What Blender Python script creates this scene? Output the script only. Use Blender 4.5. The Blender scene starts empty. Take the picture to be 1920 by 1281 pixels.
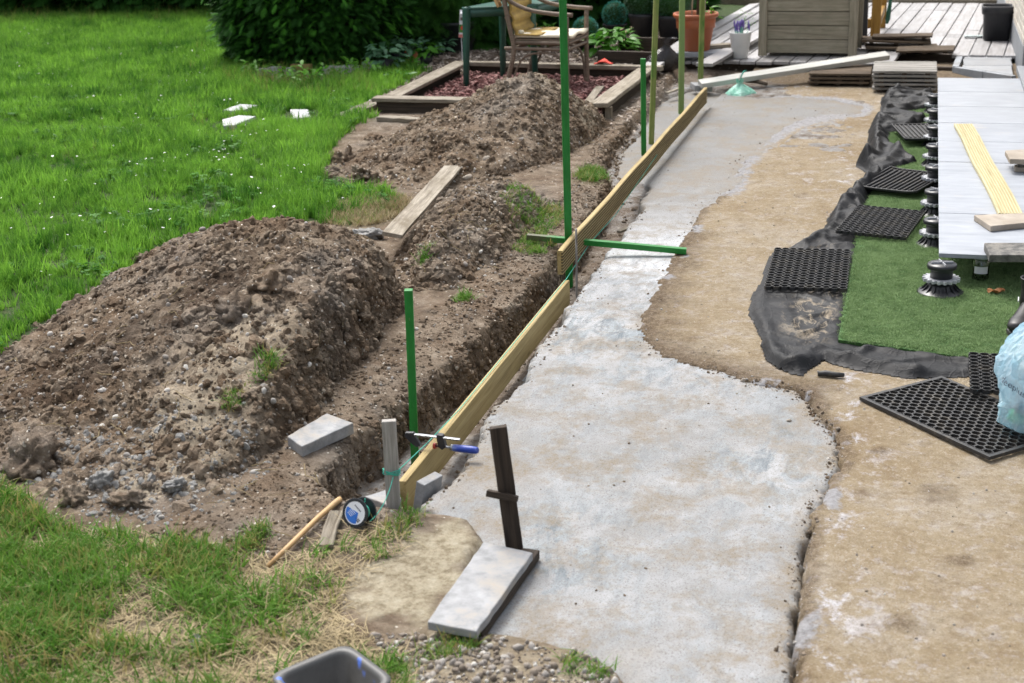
import bpy, math, random
import numpy as np
from mathutils import Matrix, Vector, Euler
random.seed(7); np.random.seed(7)
SC = bpy.context.scene; COL = SC.collection
# ---------------------------------------------------------------- camera
YAW, PITCH, ROLL, CAMH = 0.2851037, 0.3362472, math.radians(2.0), 2.05
FPX, CX, CY = 2667.0, 960.0, 640.5           # measured on a 1920 x 1281 picture
_f = np.array([-math.sin(YAW)*math.cos(PITCH), math.cos(YAW)*math.cos(PITCH), -math.sin(PITCH)])
_r = np.array([math.cos(YAW), math.sin(YAW), 0.0]); _u = np.cross(_r, _f)
_r, _u = _r*math.cos(ROLL)-_u*math.sin(ROLL), _r*math.sin(ROLL)+_u*math.cos(ROLL)
cd = bpy.data.cameras.new('camera'); cam = bpy.data.objects.new('camera', cd); COL.objects.link(cam)
cam.matrix_world = Matrix(((_r[0],_u[0],-_f[0],0),(_r[1],_u[1],-_f[1],0),(_r[2],_u[2],-_f[2],CAMH),(0,0,0,1)))
cd.sensor_width = 36; cd.lens = 36*FPX/1920; cd.clip_end = 500; cd.clip_start = 0.05
cd.dof.use_dof = True; cd.dof.focus_distance = 6.3; cd.dof.aperture_fstop = 4.5
SC.camera = cam
# ---------------------------------------------------------------- sky, sun, exposure
SUN_EL, SUN_AZ = math.radians(58), math.radians(-40)     # azimuth from +y towards +x
w = bpy.data.worlds.new('World'); SC.world = w; w.use_nodes = True
nt = w.node_tree; nt.nodes.clear()
sky = nt.nodes.new('ShaderNodeTexSky'); sky.sky_type = 'NISHITA'; sky.sun_disc = False
sky.sun_elevation = SUN_EL; sky.sun_rotation = SUN_AZ; sky.air_density = 1.0; sky.dust_density = 6.0; sky.ozone_density = 1.0
hs = nt.nodes.new('ShaderNodeHueSaturation'); hs.inputs['Saturation'].default_value = 0.35
bg = nt.nodes.new('ShaderNodeBackground'); bg.inputs['Strength'].default_value = 0.145
wo = nt.nodes.new('ShaderNodeOutputWorld')
nt.links.new(sky.outputs[0], hs.inputs['Color']); nt.links.new(hs.outputs[0], bg.inputs['Color']); nt.links.new(bg.outputs[0], wo.inputs['Surface'])
sl = bpy.data.lights.new('sun', 'SUN'); sl.energy = 1.4; sl.angle = math.radians(18); sl.color = (1, 0.97, 0.92)
so = bpy.data.objects.new('sun', sl); COL.objects.link(so)
sd_ = Vector((math.sin(SUN_AZ)*math.cos(SUN_EL), math.cos(SUN_AZ)*math.cos(SUN_EL), math.sin(SUN_EL)))
so.rotation_euler = sd_.to_track_quat('Z', 'Y').to_euler(); so.location = (-6, 10, 12)
vs = SC.view_settings; vs.view_transform = 'Standard'; vs.look = 'None'; vs.gamma = 1; vs.use_curve_mapping = False; vs.exposure = 1.0

# ---------------------------------------------------------------- helpers: positions, tags
def P(px, py, z=0.0):
    "real position of a thing whose foot was measured at (px, py), standing at height z"
    d = _f+_r*(px-CX)/FPX-_u*(py-CY)/FPX; t = (z-CAMH)/d[2]
    return Vector((d[0]*t, d[1]*t, z))
def T(o, label, cat, group=None):
    o['label'] = label; o['category'] = cat
    if group: o['group'] = group
    return o
def S(o): o['kind'] = 'structure'; return o
def ST(o, label=None, cat=None):
    o['kind'] = 'stuff'
    if label: o['label'] = label; o['category'] = cat
    return o
def empty(name, loc=(0,0,0), rz=0.0, parent=None):
    o = bpy.data.objects.new(name, None); COL.objects.link(o); o.location = loc; o.rotation_euler = (0,0,rz); o.parent = parent; o.empty_display_size = .1
    return o
def mesh(name, v, f, mat=None, parent=None, smooth=False, link=True):
    me = bpy.data.meshes.new(name)
    v = np.asarray(v, dtype=np.float32)
    if isinstance(f, np.ndarray):
        n, k = f.shape
        me.vertices.add(len(v)); me.vertices.foreach_set('co', v.ravel())
        me.loops.add(n*k); me.loops.foreach_set('vertex_index', f.astype(np.int32).ravel())
        me.polygons.add(n); me.polygons.foreach_set('loop_start', np.arange(0, n*k, k, dtype=np.int32))
        me.update(calc_edges=True)
    else:
        me.from_pydata([tuple(map(float, p)) for p in v], [], f); me.update()
    if smooth: me.polygons.foreach_set('use_smooth', np.ones(len(me.polygons), dtype=bool))
    if mat is not None: me.materials.append(mat)
    o = bpy.data.objects.new(name, me)
    if link: COL.objects.link(o)
    o.parent = parent
    return o
def bev(o, w=.003, seg=2):
    m = o.modifiers.new('bevel', 'BEVEL'); m.width = w; m.segments = seg; m.limit_method = 'ANGLE'; m.angle_limit = math.radians(40)
    return o
def dup(root, loc=None, rz=None, label=None):
    def cp(o, par):
        c = o.copy(); COL.objects.link(c); c.parent = par
        for ch in o.children: cp(ch, c)
        return c
    r = cp(root, root.parent)
    if loc is not None: r.location = loc
    if rz is not None: r.rotation_euler = (0, 0, rz)
    if label: r['label'] = label
    return r
def frame(p0, p1, up=(0,0,1)):
    x = (Vector(p1)-Vector(p0)).normalized(); z = Vector(up); y = z.cross(x).normalized(); z = x.cross(y)
    return Matrix(((x.x,y.x,z.x,p0[0]),(x.y,y.y,z.y,p0[1]),(x.z,y.z,z.z,p0[2]),(0,0,0,1)))

class MB:
    "collects shapes into one mesh"
    def __init__(s): s.v = []; s.f = []
    def add(s, v, f):
        b = len(s.v); s.v += [tuple(p) for p in v]; s.f += [tuple(i+b for i in q) for q in f]; return s
    def box(s, c, d, rot=None):
        x, y, z = d[0]/2, d[1]/2, d[2]/2
        v = [Vector((a*x, b*y, e*z)) for e in (-1,1) for b in (-1,1) for a in (-1,1)]
        if rot is not None: v = [rot @ p for p in v]
        v = [p+Vector(c) for p in v]
        return s.add(v, [(0,2,3,1),(4,5,7,6),(0,1,5,4),(2,6,7,3),(0,4,6,2),(1,3,7,5)])
    def bar(s, p0, p1, w, t, up=(0,0,1)):
        m = frame(p0, p1, up); L = (Vector(p1)-Vector(p0)).length
        v = [m @ Vector((a*L, b*w/2, e*t/2)) for e in (-1,1) for b in (-1,1) for a in (0,1)]
        return s.add(v, [(0,2,3,1),(4,5,7,6),(0,1,5,4),(2,6,7,3),(0,4,6,2),(1,3,7,5)])
    def tube(s, pts, r, n=8, cap=True):
        pts = [Vector(p) for p in pts]; k = len(pts)
        rr = r if isinstance(r, (list, tuple)) else [r]*k
        v = []; prev = None
        for i, p in enumerate(pts):
            t = (pts[min(i+1,k-1)]-pts[max(i-1,0)]).normalized()
            a = prev if prev is not None else (Vector((0,0,1)) if abs(t.z) < .9 else Vector((1,0,0)))
            a = (a-t*a.dot(t)).normalized(); prev = a; b = t.cross(a)
            v += [p+(a*math.cos(2*math.pi*j/n)+b*math.sin(2*math.pi*j/n))*rr[i] for j in range(n)]
        f = [(i*n+j, i*n+(j+1)%n, (i+1)*n+(j+1)%n, (i+1)*n+j) for i in range(k-1) for j in range(n)]
        if cap: f += [tuple(range(n-1,-1,-1)), tuple((k-1)*n+j for j in range(n))]
        return s.add(v, f)
    def lathe(s, prof, n=32, c=(0,0,0), sq=0, closed=False):
        v = []; k = len(prof)
        for (r, z) in prof:
            for j in range(n):
                a = 2*math.pi*j/n; q = 1.0
                if sq: q = 1/(abs(math.cos(a))**sq+abs(math.sin(a))**sq)**(1/sq)
                v.append((c[0]+r*q*math.cos(a), c[1]+r*q*math.sin(a), c[2]+z))
        f = [(i*n+j, i*n+(j+1)%n, (i+1)*n+(j+1)%n, (i+1)*n+j) for i in range(k-1) for j in range(n)]
        if prof[0][0] > 1e-5: f.append(tuple(range(n-1,-1,-1)))
        if prof[-1][0] > 1e-5: f.append(tuple((k-1)*n+j for j in range(n)))
        return s.add(v, f)
    def prism(s, poly, z0, z1, m=None):
        n = len(poly); v = [Vector((x, y, z0)) for x, y in poly]+[Vector((x, y, z1)) for x, y in poly]
        if m is not None: v = [m @ p for p in v]
        f = [tuple(range(n-1,-1,-1)), tuple(range(n,2*n))]+[(i,(i+1)%n,n+(i+1)%n,n+i) for i in range(n)]
        return s.add(v, f)
    def build(s, name, mat, parent=None, smooth=False):
        return mesh(name, s.v, s.f, mat, parent, smooth)

# ---------------------------------------------------------------- helpers: noise and fields
_perm = np.random.RandomState(3).permutation(4096).astype(np.int64)
def _h(ix, iy, sd): return _perm[(_perm[(ix+sd*131) & 4095]+iy) & 4095]
def noise(x, y, sd=0):
    xi = np.floor(x).astype(np.int64); yi = np.floor(y).astype(np.int64); xf = x-xi; yf = y-yi
    u = xf*xf*xf*(xf*(xf*6-15)+10); v = yf*yf*yf*(yf*(yf*6-15)+10)
    def g(ix, iy, dx, dy):
        a = _h(ix, iy, sd)*(2*math.pi/4096); return np.cos(a)*dx+np.sin(a)*dy
    a = g(xi,yi,xf,yf); b = g(xi+1,yi,xf-1,yf); c = g(xi,yi+1,xf,yf-1); d = g(xi+1,yi+1,xf-1,yf-1)
    return ((a+(b-a)*u)+((c+(d-c)*u)-(a+(b-a)*u))*v)*1.5
def fbm(x, y, sc, octv=4, sd=0, gain=.5, billow=False):
    t = np.zeros_like(x, dtype=float); a = 1.0; s = 0
    for i in range(octv):
        n = noise(x*sc+i*17.3, y*sc-i*9.1, sd+i)
        t += a*(np.abs(n)*2-.6 if billow else n); s += a; a *= gain; sc *= 2.03
    return t/s
def sstep(a, b, x):
    t = np.clip((x-a)/(b-a), 0, 1); return t*t*(3-2*t)
def polysd(x, y, poly):
    "signed distance to a polygon, negative inside"
    d = np.full(x.shape, 1e9); ins = np.zeros(x.shape, bool); n = len(poly)
    for i in range(n):
        ax, ay = poly[i][0], poly[i][1]; bx, by = poly[(i+1)%n][0], poly[(i+1)%n][1]
        ex, ey = bx-ax, by-ay; t = np.clip(((x-ax)*ex+(y-ay)*ey)/(ex*ex+ey*ey+1e-12), 0, 1)
        d = np.minimum(d, (x-ax-t*ex)**2+(y-ay-t*ey)**2)
        c = ((ay > y) != (by > y)) & (x < (bx-ax)*(y-ay)/(by-ay+1e-12)+ax); ins ^= c
    d = np.sqrt(d); return np.where(ins, -d, d)
def linesd(x, y, pts):
    d = np.full(x.shape, 1e9)
    for (ax, ay), (bx, by) in zip(pts[:-1], pts[1:]):
        ex, ey = bx-ax, by-ay; t = np.clip(((x-ax)*ex+(y-ay)*ey)/(ex*ex+ey*ey+1e-12), 0, 1)
        d = np.minimum(d, (x-ax-t*ex)**2+(y-ay-t*ey)**2)
    return np.sqrt(d)
def tps(pts, x, y, lam=1e-4):
    p = np.array(pts, float); n = len(p)
    def phi(r2): return .5*r2*np.log(r2+1e-9)
    K = phi((p[:,None,0]-p[None,:,0])**2+(p[:,None,1]-p[None,:,1])**2)+lam*np.eye(n)
    Q = np.c_[np.ones(n), p[:,:2]]
    A = np.zeros((n+3, n+3)); A[:n,:n] = K; A[:n,n:] = Q; A[n:,:n] = Q.T
    c = np.linalg.solve(A, np.r_[p[:,2], 0, 0, 0])
    z = c[n]+c[n+1]*x+c[n+2]*y
    for i in range(n): z = z+c[i]*phi((x-p[i,0])**2+(y-p[i,1])**2)
    return z
def W(*px, z=0.0): return [tuple(P(a, b, z)[:2]) for a, b in px]
def gridmesh(name, xs, ys, Z, mat, keep=None, masks=None, parent=None, dx=0, dy=0):
    "height field on a rectangular grid; keep is a boolean per vertex; masks become colour attributes"
    X, Y = np.meshgrid(xs, ys); nx, ny = len(xs), len(ys)
    idx = np.arange(nx*ny).reshape(ny, nx)
    q = np.stack([idx[:-1,:-1], idx[:-1,1:], idx[1:,1:], idx[1:,:-1]], -1).reshape(-1, 4)
    V = np.stack([X+dx, Y+dy, Z], -1).reshape(-1, 3)
    if keep is not None:
        k = keep.ravel(); q = q[k[q].any(1)]
        used = np.zeros(len(V), bool); used[q.ravel()] = True
        re = np.cumsum(used)-1; q = re[q]; V = V[used]
    else: used = np.ones(len(V), bool)
    o = mesh(name, V, q, mat, parent, True)
    if masks is not None:
        a = o.data.attributes.new('mask', 'FLOAT_COLOR', 'POINT')
        m = [np.asarray(c, float).ravel()[used] for c in masks]
        while len(m) < 4: m.append(np.ones(used.sum()))
        a.data.foreach_set('color', np.stack(m, -1).astype(np.float32).ravel())
    return o
def sampler(xs, ys, Z):
    def s(x, y):
        fx = np.clip(np.interp(x, xs, np.arange(len(xs))), 0, len(xs)-1.001); fy = np.clip(np.interp(y, ys, np.arange(len(ys))), 0, len(ys)-1.001)
        i = fx.astype(int); j = fy.astype(int); a = fx-i; b = fy-j
        return (Z[j,i]*(1-a)+Z[j,i+1]*a)*(1-b)+(Z[j+1,i]*(1-a)+Z[j+1,i+1]*a)*b
    return s
# ---------------------------------------------------------------- materials
class Mt:
    def __init__(s, name):
        s.m = bpy.data.materials.new(name); s.m.use_nodes = True; s.t = s.m.node_tree; s.t.nodes.clear(); s.L = s.t.links.new
        s._pos = None
    def n(s, ty, **kw):
        nd = s.t.nodes.new(ty)
        for k, v in kw.items():
            if k.startswith('_'): setattr(nd, k[1:], v)
        return nd
    def put(s, sock, v):
        if hasattr(v, 'is_linked') or isinstance(v, bpy.types.NodeSocket): s.L(v, sock)
        elif isinstance(v, (tuple, list)) and len(v) == 3 and sock.type == 'RGBA': sock.default_value = (*v, 1)
        else: sock.default_value = v
    def pos(s): return s.n('ShaderNodeNewGeometry').outputs['Position']
    def obj(s): return s.n('ShaderNodeTexCoord').outputs['Object']
    def rnd(s): return s.n('ShaderNodeObjectInfo').outputs['Random']
    def scl(s, co, v, off=None):
        nd = s.n('ShaderNodeMapping'); s.L(co, nd.inputs['Vector']); nd.inputs['Scale'].default_value = v
        if off is not None:
            cm = s.n('ShaderNodeCombineXYZ'); m = s.math('MULTIPLY', off, 37.0)
            for i in range(3): s.L(m, cm.inputs[i])
            s.L(cm.outputs[0], nd.inputs['Location'])
        return nd.outputs[0]
    def noise(s, co, sc, det=4, rough=.55, dist=0.0):
        nd = s.n('ShaderNodeTexNoise'); s.L(co, nd.inputs['Vector']); nd.inputs['Scale'].default_value = sc; nd.inputs['Detail'].default_value = det
        nd.inputs['Roughness'].default_value = rough; nd.inputs['Distortion'].default_value = dist; return nd.outputs[0]
    def vor(s, co, sc, feat='F1', out='Distance'):
        nd = s.n('ShaderNodeTexVoronoi'); nd.feature = feat; s.L(co, nd.inputs['Vector']); nd.inputs['Scale'].default_value = sc; return nd.outputs[out]
    def ramp(s, f, stops, interp='LINEAR'):
        nd = s.n('ShaderNodeValToRGB'); s.L(f, nd.inputs[0]); cr = nd.color_ramp; cr.interpolation = interp
        while len(cr.elements) < len(stops): cr.elements.new(.5)
        for e, (p, c) in zip(cr.elements, stops):
            e.position = p; e.color = (*c, 1) if isinstance(c, (tuple, list)) else (c, c, c, 1)
        return nd.outputs[0]
    def mix(s, f, a, b, mode='MIX'):
        nd = s.n('ShaderNodeMix'); nd.data_type = 'RGBA'; nd.blend_type = mode
        s.put(nd.inputs[0], f); s.put(nd.inputs[6], a); s.put(nd.inputs[7], b); return nd.outputs[2]
    def math(s, op, a, b=0.0, clamp=False):
        nd = s.n('ShaderNodeMath'); nd.operation = op; nd.use_clamp = clamp; s.put(nd.inputs[0], a); s.put(nd.inputs[1], b); return nd.outputs[0]
    def attr(s, name='mask'):
        nd = s.n('ShaderNodeAttribute'); nd.attribute_name = name; sp = s.n('ShaderNodeSeparateColor'); s.L(nd.outputs['Color'], sp.inputs[0]); return sp.outputs
    def bump(s, h, st=.5, d=.01, nrm=None):
        nd = s.n('ShaderNodeBump'); s.L(h, nd.inputs['Height']); nd.inputs['Strength'].default_value = st; nd.inputs['Distance'].default_value = d
        if nrm is not None: s.L(nrm, nd.inputs['Normal'])
        return nd.outputs[0]
    def out(s, col, rough=.8, nrm=None, **kw):
        b = s.n('ShaderNodeBsdfPrincipled'); s.put(b.inputs['Base Color'], col); s.put(b.inputs['Roughness'], rough)
        if nrm is not None: s.L(nrm, b.inputs['Normal'])
        for k, v in kw.items(): s.put(b.inputs[k.replace('_', ' ')], v)
        o = s.n('ShaderNodeOutputMaterial'); s.L(b.outputs[0], o.inputs[0]); s.b = b; s.o = o
        return s.m
def simple(name, a, b, sc=20, rough=.6, bump=.15, bd=.002, stretch=(1,1,1), dirt=None, rnd=.0, **kw):
    "two-tone noise colour in object space with fine relief"
    M = Mt(name); r = M.rnd(); co = M.scl(M.obj(), stretch, r)
    f = M.noise(co, sc, 5, .6); c = M.ramp(f, [(.3, a), (.7, b)])
    if dirt is not None:
        g = M.noise(co, sc*.25, 6, .7); c = M.mix(M.ramp(g, [(.5, 0.0), (.68, .85)]), c, dirt)
    if rnd:
        hv = M.n('ShaderNodeHueSaturation'); M.L(c, hv.inputs['Color']); M.L(M.math('ADD', M.math('MULTIPLY', r, rnd), 1-rnd/2), hv.inputs['Value']); c = hv.outputs[0]
    return M.out(c, rough, M.bump(M.noise(co, sc*4, 4, .6), bump, bd), **kw)
def wood(name, a, b, dark, sc=1.0, rough=.75, bump=.35, knots=True, rnd=.25, stain=None, spec=.3):
    "grain along local x"
    M = Mt(name); r = M.rnd(); o = M.obj()
    g1 = M.noise(M.scl(o, (1.2*sc, 26*sc, 26*sc), r), 2.2, 6, .6, .6); g2 = M.noise(M.scl(o, (4*sc, 120*sc, 120*sc), r), 2.5, 3, .6)
    c = M.ramp(g1, [(.25, dark), (.45, a), (.75, b)]); c = M.mix(M.math('MULTIPLY', M.ramp(g2, [(.3, 1.0), (.55, 0.0)]), .45), c, dark)
    if knots:
        v = M.vor(M.scl(o, (3.2, 9, 9), r), 1.0); c = M.mix(M.ramp(v, [(.04, .8), (.11, 0.0)]), c, dark)
    if stain is not None:
        s_ = M.noise(M.scl(o, (3, 6, 6), r), 1.6, 5, .65); c = M.mix(M.ramp(s_, [(.46, 0.0), (.66, .8)]), c, stain)
    hv = M.n('ShaderNodeHueSaturation'); M.L(c, hv.inputs['Color']); M.L(M.math('ADD', M.math('MULTIPLY', r, rnd), 1-rnd/2), hv.inputs['Value'])
    h = M.math('ADD', g1, M.math('MULTIPLY', g2, .6))
    return M.out(hv.outputs[0], rough, M.bump(h, bump, .003), Specular_IOR_Level=spec)
def leafmat(name, a, b, trans=.3, rough=.5, sc=1.2, dry=None, spec=.3, lo=.3, hi=.9):
    "leaf colour varies over the ground, per clump and along the blade"
    M = Mt(name); r = M.rnd(); p = M.pos()
    f = M.math('ADD', M.math('MULTIPLY', M.noise(p, sc, 3, .6), .9), M.math('MULTIPLY', r, .4)); c = M.ramp(f, [(lo, a), (hi, b)])
    if dry is not None:
        k = M.ramp(M.math('ADD', M.math('MULTIPLY', M.noise(p, 2.3, 3), .5), M.math('MULTIPLY', r, .5)), [(.58, 0.0), (.75, .9)]); c = M.mix(k, c, dry)
    bs = M.n('ShaderNodeBsdfPrincipled'); M.put(bs.inputs['Base Color'], c); bs.inputs['Roughness'].default_value = rough; bs.inputs['Specular IOR Level'].default_value = spec
    tr = M.n('ShaderNodeBsdfTranslucent'); M.put(tr.inputs['Color'], c)
    mx = M.n('ShaderNodeMixShader'); mx.inputs[0].default_value = trans; M.L(bs.outputs[0], mx.inputs[1]); M.L(tr.outputs[0], mx.inputs[2])
    o = M.n('ShaderNodeOutputMaterial'); M.L(mx.outputs[0], o.inputs[0]); return M.m

def soil_colour(M, p):
    big = M.noise(p, 1.7, 5, .6); mid = M.noise(p, 11, 7, .72); fine = M.noise(p, 70, 5, .75); hue = M.noise(p, 5, 5, .65, .6)
    c = M.ramp(mid, [(.30, (0.0433,0.0301,0.0205)), (.44, (0.142,0.106,0.0739)), (.56, (0.239,0.188,0.138)), (.72, (0.391,0.331,0.259))])
    c = M.mix(M.ramp(hue, [(.45, 0.0), (.62, .6)]), c, M.ramp(fine, [(.3, (0.0651,0.0391,0.0236)), (.7, (0.217,0.143,0.0865))]))
    c = M.mix(M.ramp(big, [(.5, 0.0), (.68, .45)]), c, M.ramp(fine, [(.3, (0.131,0.118,0.104)), (.7, (0.362,0.339,0.307))]))
    c = M.mix(M.math('MULTIPLY', M.ramp(fine, [(.28, 1.0), (.42, 0.0)]), .75), c, (0.0318,0.0211,0.0141))
    c = M.mix(M.math('MULTIPLY', M.ramp(fine, [(.58, 0.0), (.72, 1.0)]), .6), c, (0.492,0.429,0.338))
    for sc_, th, col_ in ((75, .93, (0.607,0.572,0.503)), (42, .95, (0.492,0.436,0.362))):
        v = M.vor(p, sc_); vc = M.vor(p, sc_, out='Color'); sp = M.n('ShaderNodeSeparateColor'); M.L(vc, sp.inputs[0])
        k = M.math('MULTIPLY', M.ramp(sp.outputs[0], [(th, 0.0), (th+.03, 1.0)]), M.ramp(v, [(.28, 1.0), (.36, 0.0)]))
        c = M.mix(k, c, col_)
    h = M.math('ADD', M.math('MULTIPLY', mid, 1.6), M.math('ADD', M.math('MULTIPLY', fine, .7), M.math('MULTIPLY', M.noise(p, 200, 3, .7), .3)))
    return c, h
def m_ground():
    M = Mt('ground_soil'); p = M.pos(); c, h = soil_colour(M, p); a = M.attr(); c = M.mix(.30, c, (0.048,0.034,0.0229))
    fine = M.noise(p, 45, 5, .7); n2 = M.noise(p, 6, 5, .6)
    # r: trampled straw and turf, g: pale sand, b: grey cement slurry
    gr = M.ramp(M.math('ADD', M.math('MULTIPLY', n2, .6), M.math('MULTIPLY', fine, .5)), [(.36, (0.0346,0.062,0.0104)), (.52, (0.096,0.095,0.0416)), (.66, (0.182,0.15,0.0988))])
    k = M.math('MULTIPLY', a[0], M.ramp(fine, [(.25, .55), (.6, 1.0)]), True); c = M.mix(k, c, M.mix(M.ramp(a[0], [(.86, 0.0), (.97, 1.0)]), gr, (0.0211,0.055,0.00832)))
    sa = M.ramp(M.noise(p, 26, 7, .78), [(.34, (0.144,0.115,0.0728)), (.5, (0.288,0.25,0.177)), (.66, (0.384,0.35,0.27))]); c = M.mix(a[1], c, sa)
    cm = M.ramp(M.noise(p, 14, 6, .7), [(.3, (0.154,0.145,0.135)), (.7, (0.326,0.33,0.333))])
    kb = M.math('MULTIPLY', a[2], M.ramp(M.noise(p, 11, 6, .7), [(.38, .1), (.6, 1.0)]), True); c = M.mix(kb, c, cm)
    return M.out(c, .92, M.bump(h, .9, .012), Specular_IOR_Level=.2)
def m_soil(name, pale=None):
    M = Mt(name); p = M.pos(); c, h = soil_colour(M, p); a = M.attr()
    # r: pale sandy subsoil, g: fresh dark topsoil, plus shade painted on one steep face
    c = M.mix(M.math('MULTIPLY', a[1], .85), c, M.ramp(M.noise(p, 14, 5, .7), [(.3, (0.0154,0.009,0.00572)), (.7, (0.0816,0.052,0.0333))]))
    c = M.mix(M.math('MULTIPLY', a[0], .8), c, M.ramp(M.noise(p, 18, 6, .7), [(.3, (0.222,0.177,0.124)), (.7, (0.47,0.408,0.314))]))
    return M.out(c, .95, M.bump(h, 1.0, .014), Specular_IOR_Level=.15)
def m_sand():
    M = Mt('sand'); p = M.pos(); a = M.attr()
    n1 = M.noise(p, 1.8, 6, .7); n2 = M.noise(p, 12, 8, .78); n3 = M.noise(p, 170, 4, .8); n4 = M.noise(p, 46, 6, .78)
    c = M.ramp(n1, [(.32, (0.193,0.143,0.0842)), (.5, (0.244,0.196,0.129)), (.68, (0.283,0.248,0.196))])
    c = M.mix(M.ramp(n2, [(.48, 0.0), (.66, .7)]), c, (0.159,0.112,0.065))
    c = M.mix(M.ramp(n4, [(.32, .65), (.46, 0.0)]), c, (0.133,0.0976,0.0632))
    c = M.mix(M.math('MULTIPLY', M.ramp(n4, [(.53, 0.0), (.66, 1.0)]), .6), c, (0.36,0.321,0.263))
    s_ = M.math('MULTIPLY', M.ramp(M.noise(p, 9, 8, .8, .3), [(.52, 0.0), (.61, 1.0)]), M.math('ADD', M.math('MULTIPLY', a[0], .9), .22), True)
    c = M.mix(s_, c, M.ramp(n4, [(.35, (0.292,0.282,0.288)), (.6, (0.48,0.477,0.506))]))
    c = M.mix(M.math('MULTIPLY', a[1], .9, True), c, M.ramp(n4, [(.35, (0.0471,0.0312,0.0192)), (.65, (0.163,0.122,0.0813))]))
    c = M.mix(M.math('MULTIPLY', M.ramp(n3, [(.56, 0.0), (.66, 1.0)]), .7), c, (0.0644,0.0502,0.0344))
    c = M.mix(M.math('MULTIPLY', M.ramp(n3, [(.34, 1.0), (.42, 0.0)]), .55), c, (0.429,0.403,0.383))
    br = M.ramp(M.noise(p, 3.6, 8, .8), [(.57, 0.0), (.68, .6)]); c = M.mix(br, c, (0.107,0.0711,0.044))
    an = M.n('ShaderNodeAttribute'); an.attribute_name = 'mask'      # alpha: thin cement wash over the sand
    cw = M.ramp(M.math('ADD', an.outputs['Alpha'], M.math('MULTIPLY', M.math('SUBTRACT', n2, .5), 1.6)), [(.40, 0.0), (.58, .9)]); c = M.mix(cw, c, M.ramp(n4, [(.35, (0.177,0.176,0.18)), (.6, (0.291,0.293,0.308))]))
    h = M.math('ADD', M.math('MULTIPLY', n2, .9), M.math('ADD', M.math('MULTIPLY', n3, .4), M.math('MULTIPLY', n4, .9)))
    return M.out(c, .95, M.bump(h, .9, .008), Specular_IOR_Level=.12)
def m_concrete():
    M = Mt('concrete'); p = M.pos(); a = M.attr()
    an = M.n('ShaderNodeAttribute'); an.attribute_name = 'mask'; blue = an.outputs['Alpha']
    n1 = M.noise(p, 1.6, 7, .68, .6); n2 = M.noise(p, 7, 8, .78, .5); n3 = M.noise(p, 190, 3, .8); n4 = M.noise(p, 50, 5, .75); st = M.noise(M.scl(p, (13, 4.5, 4)), 1.5, 8, .78, .7)
    c = M.ramp(n1, [(.34, (0.179,0.178,0.172)), (.5, (0.221,0.223,0.225)), (.66, (0.267,0.273,0.279))])
    c = M.mix(M.ramp(n4, [(.34, .35), (.48, 0.0)]), c, (0.148,0.142,0.135)); c = M.mix(M.ramp(n2, [(.52, 0.0), (.66, .6)]), c, (0.331,0.336,0.344))
    # a0: white dry laitance, a1: wet darker cement, a2: tan soil rubbed in, alpha: damp blue-grey smears
    wh = M.math('MULTIPLY', a[0], M.ramp(st, [(.34, .25), (.54, 1.0)]), True); c = M.mix(wh, c, (0.437,0.45,0.468))
    bl = M.math('MULTIPLY', M.ramp(M.noise(M.scl(p, (6, 3.0, 3)), 1.3, 8, .75, .8), [(.46, 0.0), (.53, 1.0)]), blue, True); c = M.mix(bl, c, M.ramp(st, [(.38, (0.0949,0.117,0.135)), (.6, (0.24,0.266,0.283))]))
    we = M.math('MULTIPLY', a[1], M.ramp(n2, [(.34, .45), (.58, 1.0)]), True); c = M.mix(we, c, M.ramp(n2, [(.38, (0.116,0.112,0.107)), (.62, (0.179,0.178,0.171))]))
    ta = M.math('ADD', M.math('MULTIPLY', a[2], M.ramp(n2, [(.38, .15), (.58, .95)])), M.math('MULTIPLY', M.ramp(M.noise(p, 4, 8, .8), [(.47, 0.0), (.58, 1.0)]), .75), True); c = M.mix(M.math('MULTIPLY', ta, M.ramp(n4, [(.38, .45), (.6, 1.0)])), c, (0.166,0.131,0.0865))
    c = M.mix(M.math('MULTIPLY', M.ramp(n3, [(.56, 0.0), (.63, 1.0)]), .8), c, (0.0704,0.0602,0.0482))
    c = M.mix(M.math('MULTIPLY', M.ramp(n3, [(.32, 1.0), (.40, 0.0)]), .3), c, (0.437,0.439,0.439))
    h = M.math('ADD', M.math('MULTIPLY', st, .8), M.math('ADD', M.math('MULTIPLY', n2, .6), M.math('ADD', M.math('MULTIPLY', n3, .12), M.math('MULTIPLY', n4, .2))))
    return M.out(c, M.math('SUBTRACT', .8, M.math('MULTIPLY', a[1], .22)), M.bump(h, .45, .004), Specular_IOR_Level=.3)
def m_post():
    M = Mt('green_paint'); o = M.obj(); r = M.rnd(); n = M.noise(M.scl(o, (3,14,14), r), 3, 6, .7); c = M.ramp(n, [(.3, (0.00571,0.13,0.0153)), (.5, (0.00949,0.178,0.0231)), (.7, (0.0171,0.23,0.0345))])
    c = M.mix(M.ramp(M.noise(M.scl(o, (9,40,40), r), 3, 5, .7), [(.62, 0.0), (.70, .7)]), c, (0.0949,0.192,0.0575))
    x = M.n('ShaderNodeSeparateXYZ'); M.L(o, x.inputs[0]); md = M.math('ADD', M.math('MULTIPLY', x.outputs[0], 2.2), M.math('MULTIPLY', M.noise(M.scl(o, (20,30,30), r), 2, 6, .75), .9))
    c = M.mix(M.ramp(md, [(.62, .85), (.85, 0.0)]), c, (0.114,0.0861,0.0575))
    return M.out(c, .42, M.bump(n, .15, .001), Specular_IOR_Level=.4)
GREENPAINT = m_post()
WORNGREEN = wood('worn_green_timber', (.20,.24,.07), (.29,.31,.11), (.075,.12,.02), 1, .7, .25, False, .2, (.06,.17,.025))
PALEGREEN = simple('pale_green_paint', (.15,.24,.07), (.20,.30,.10), 12, .55, .1, .001, (.3,1,1), (.13,.15,.05), .15)
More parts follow.
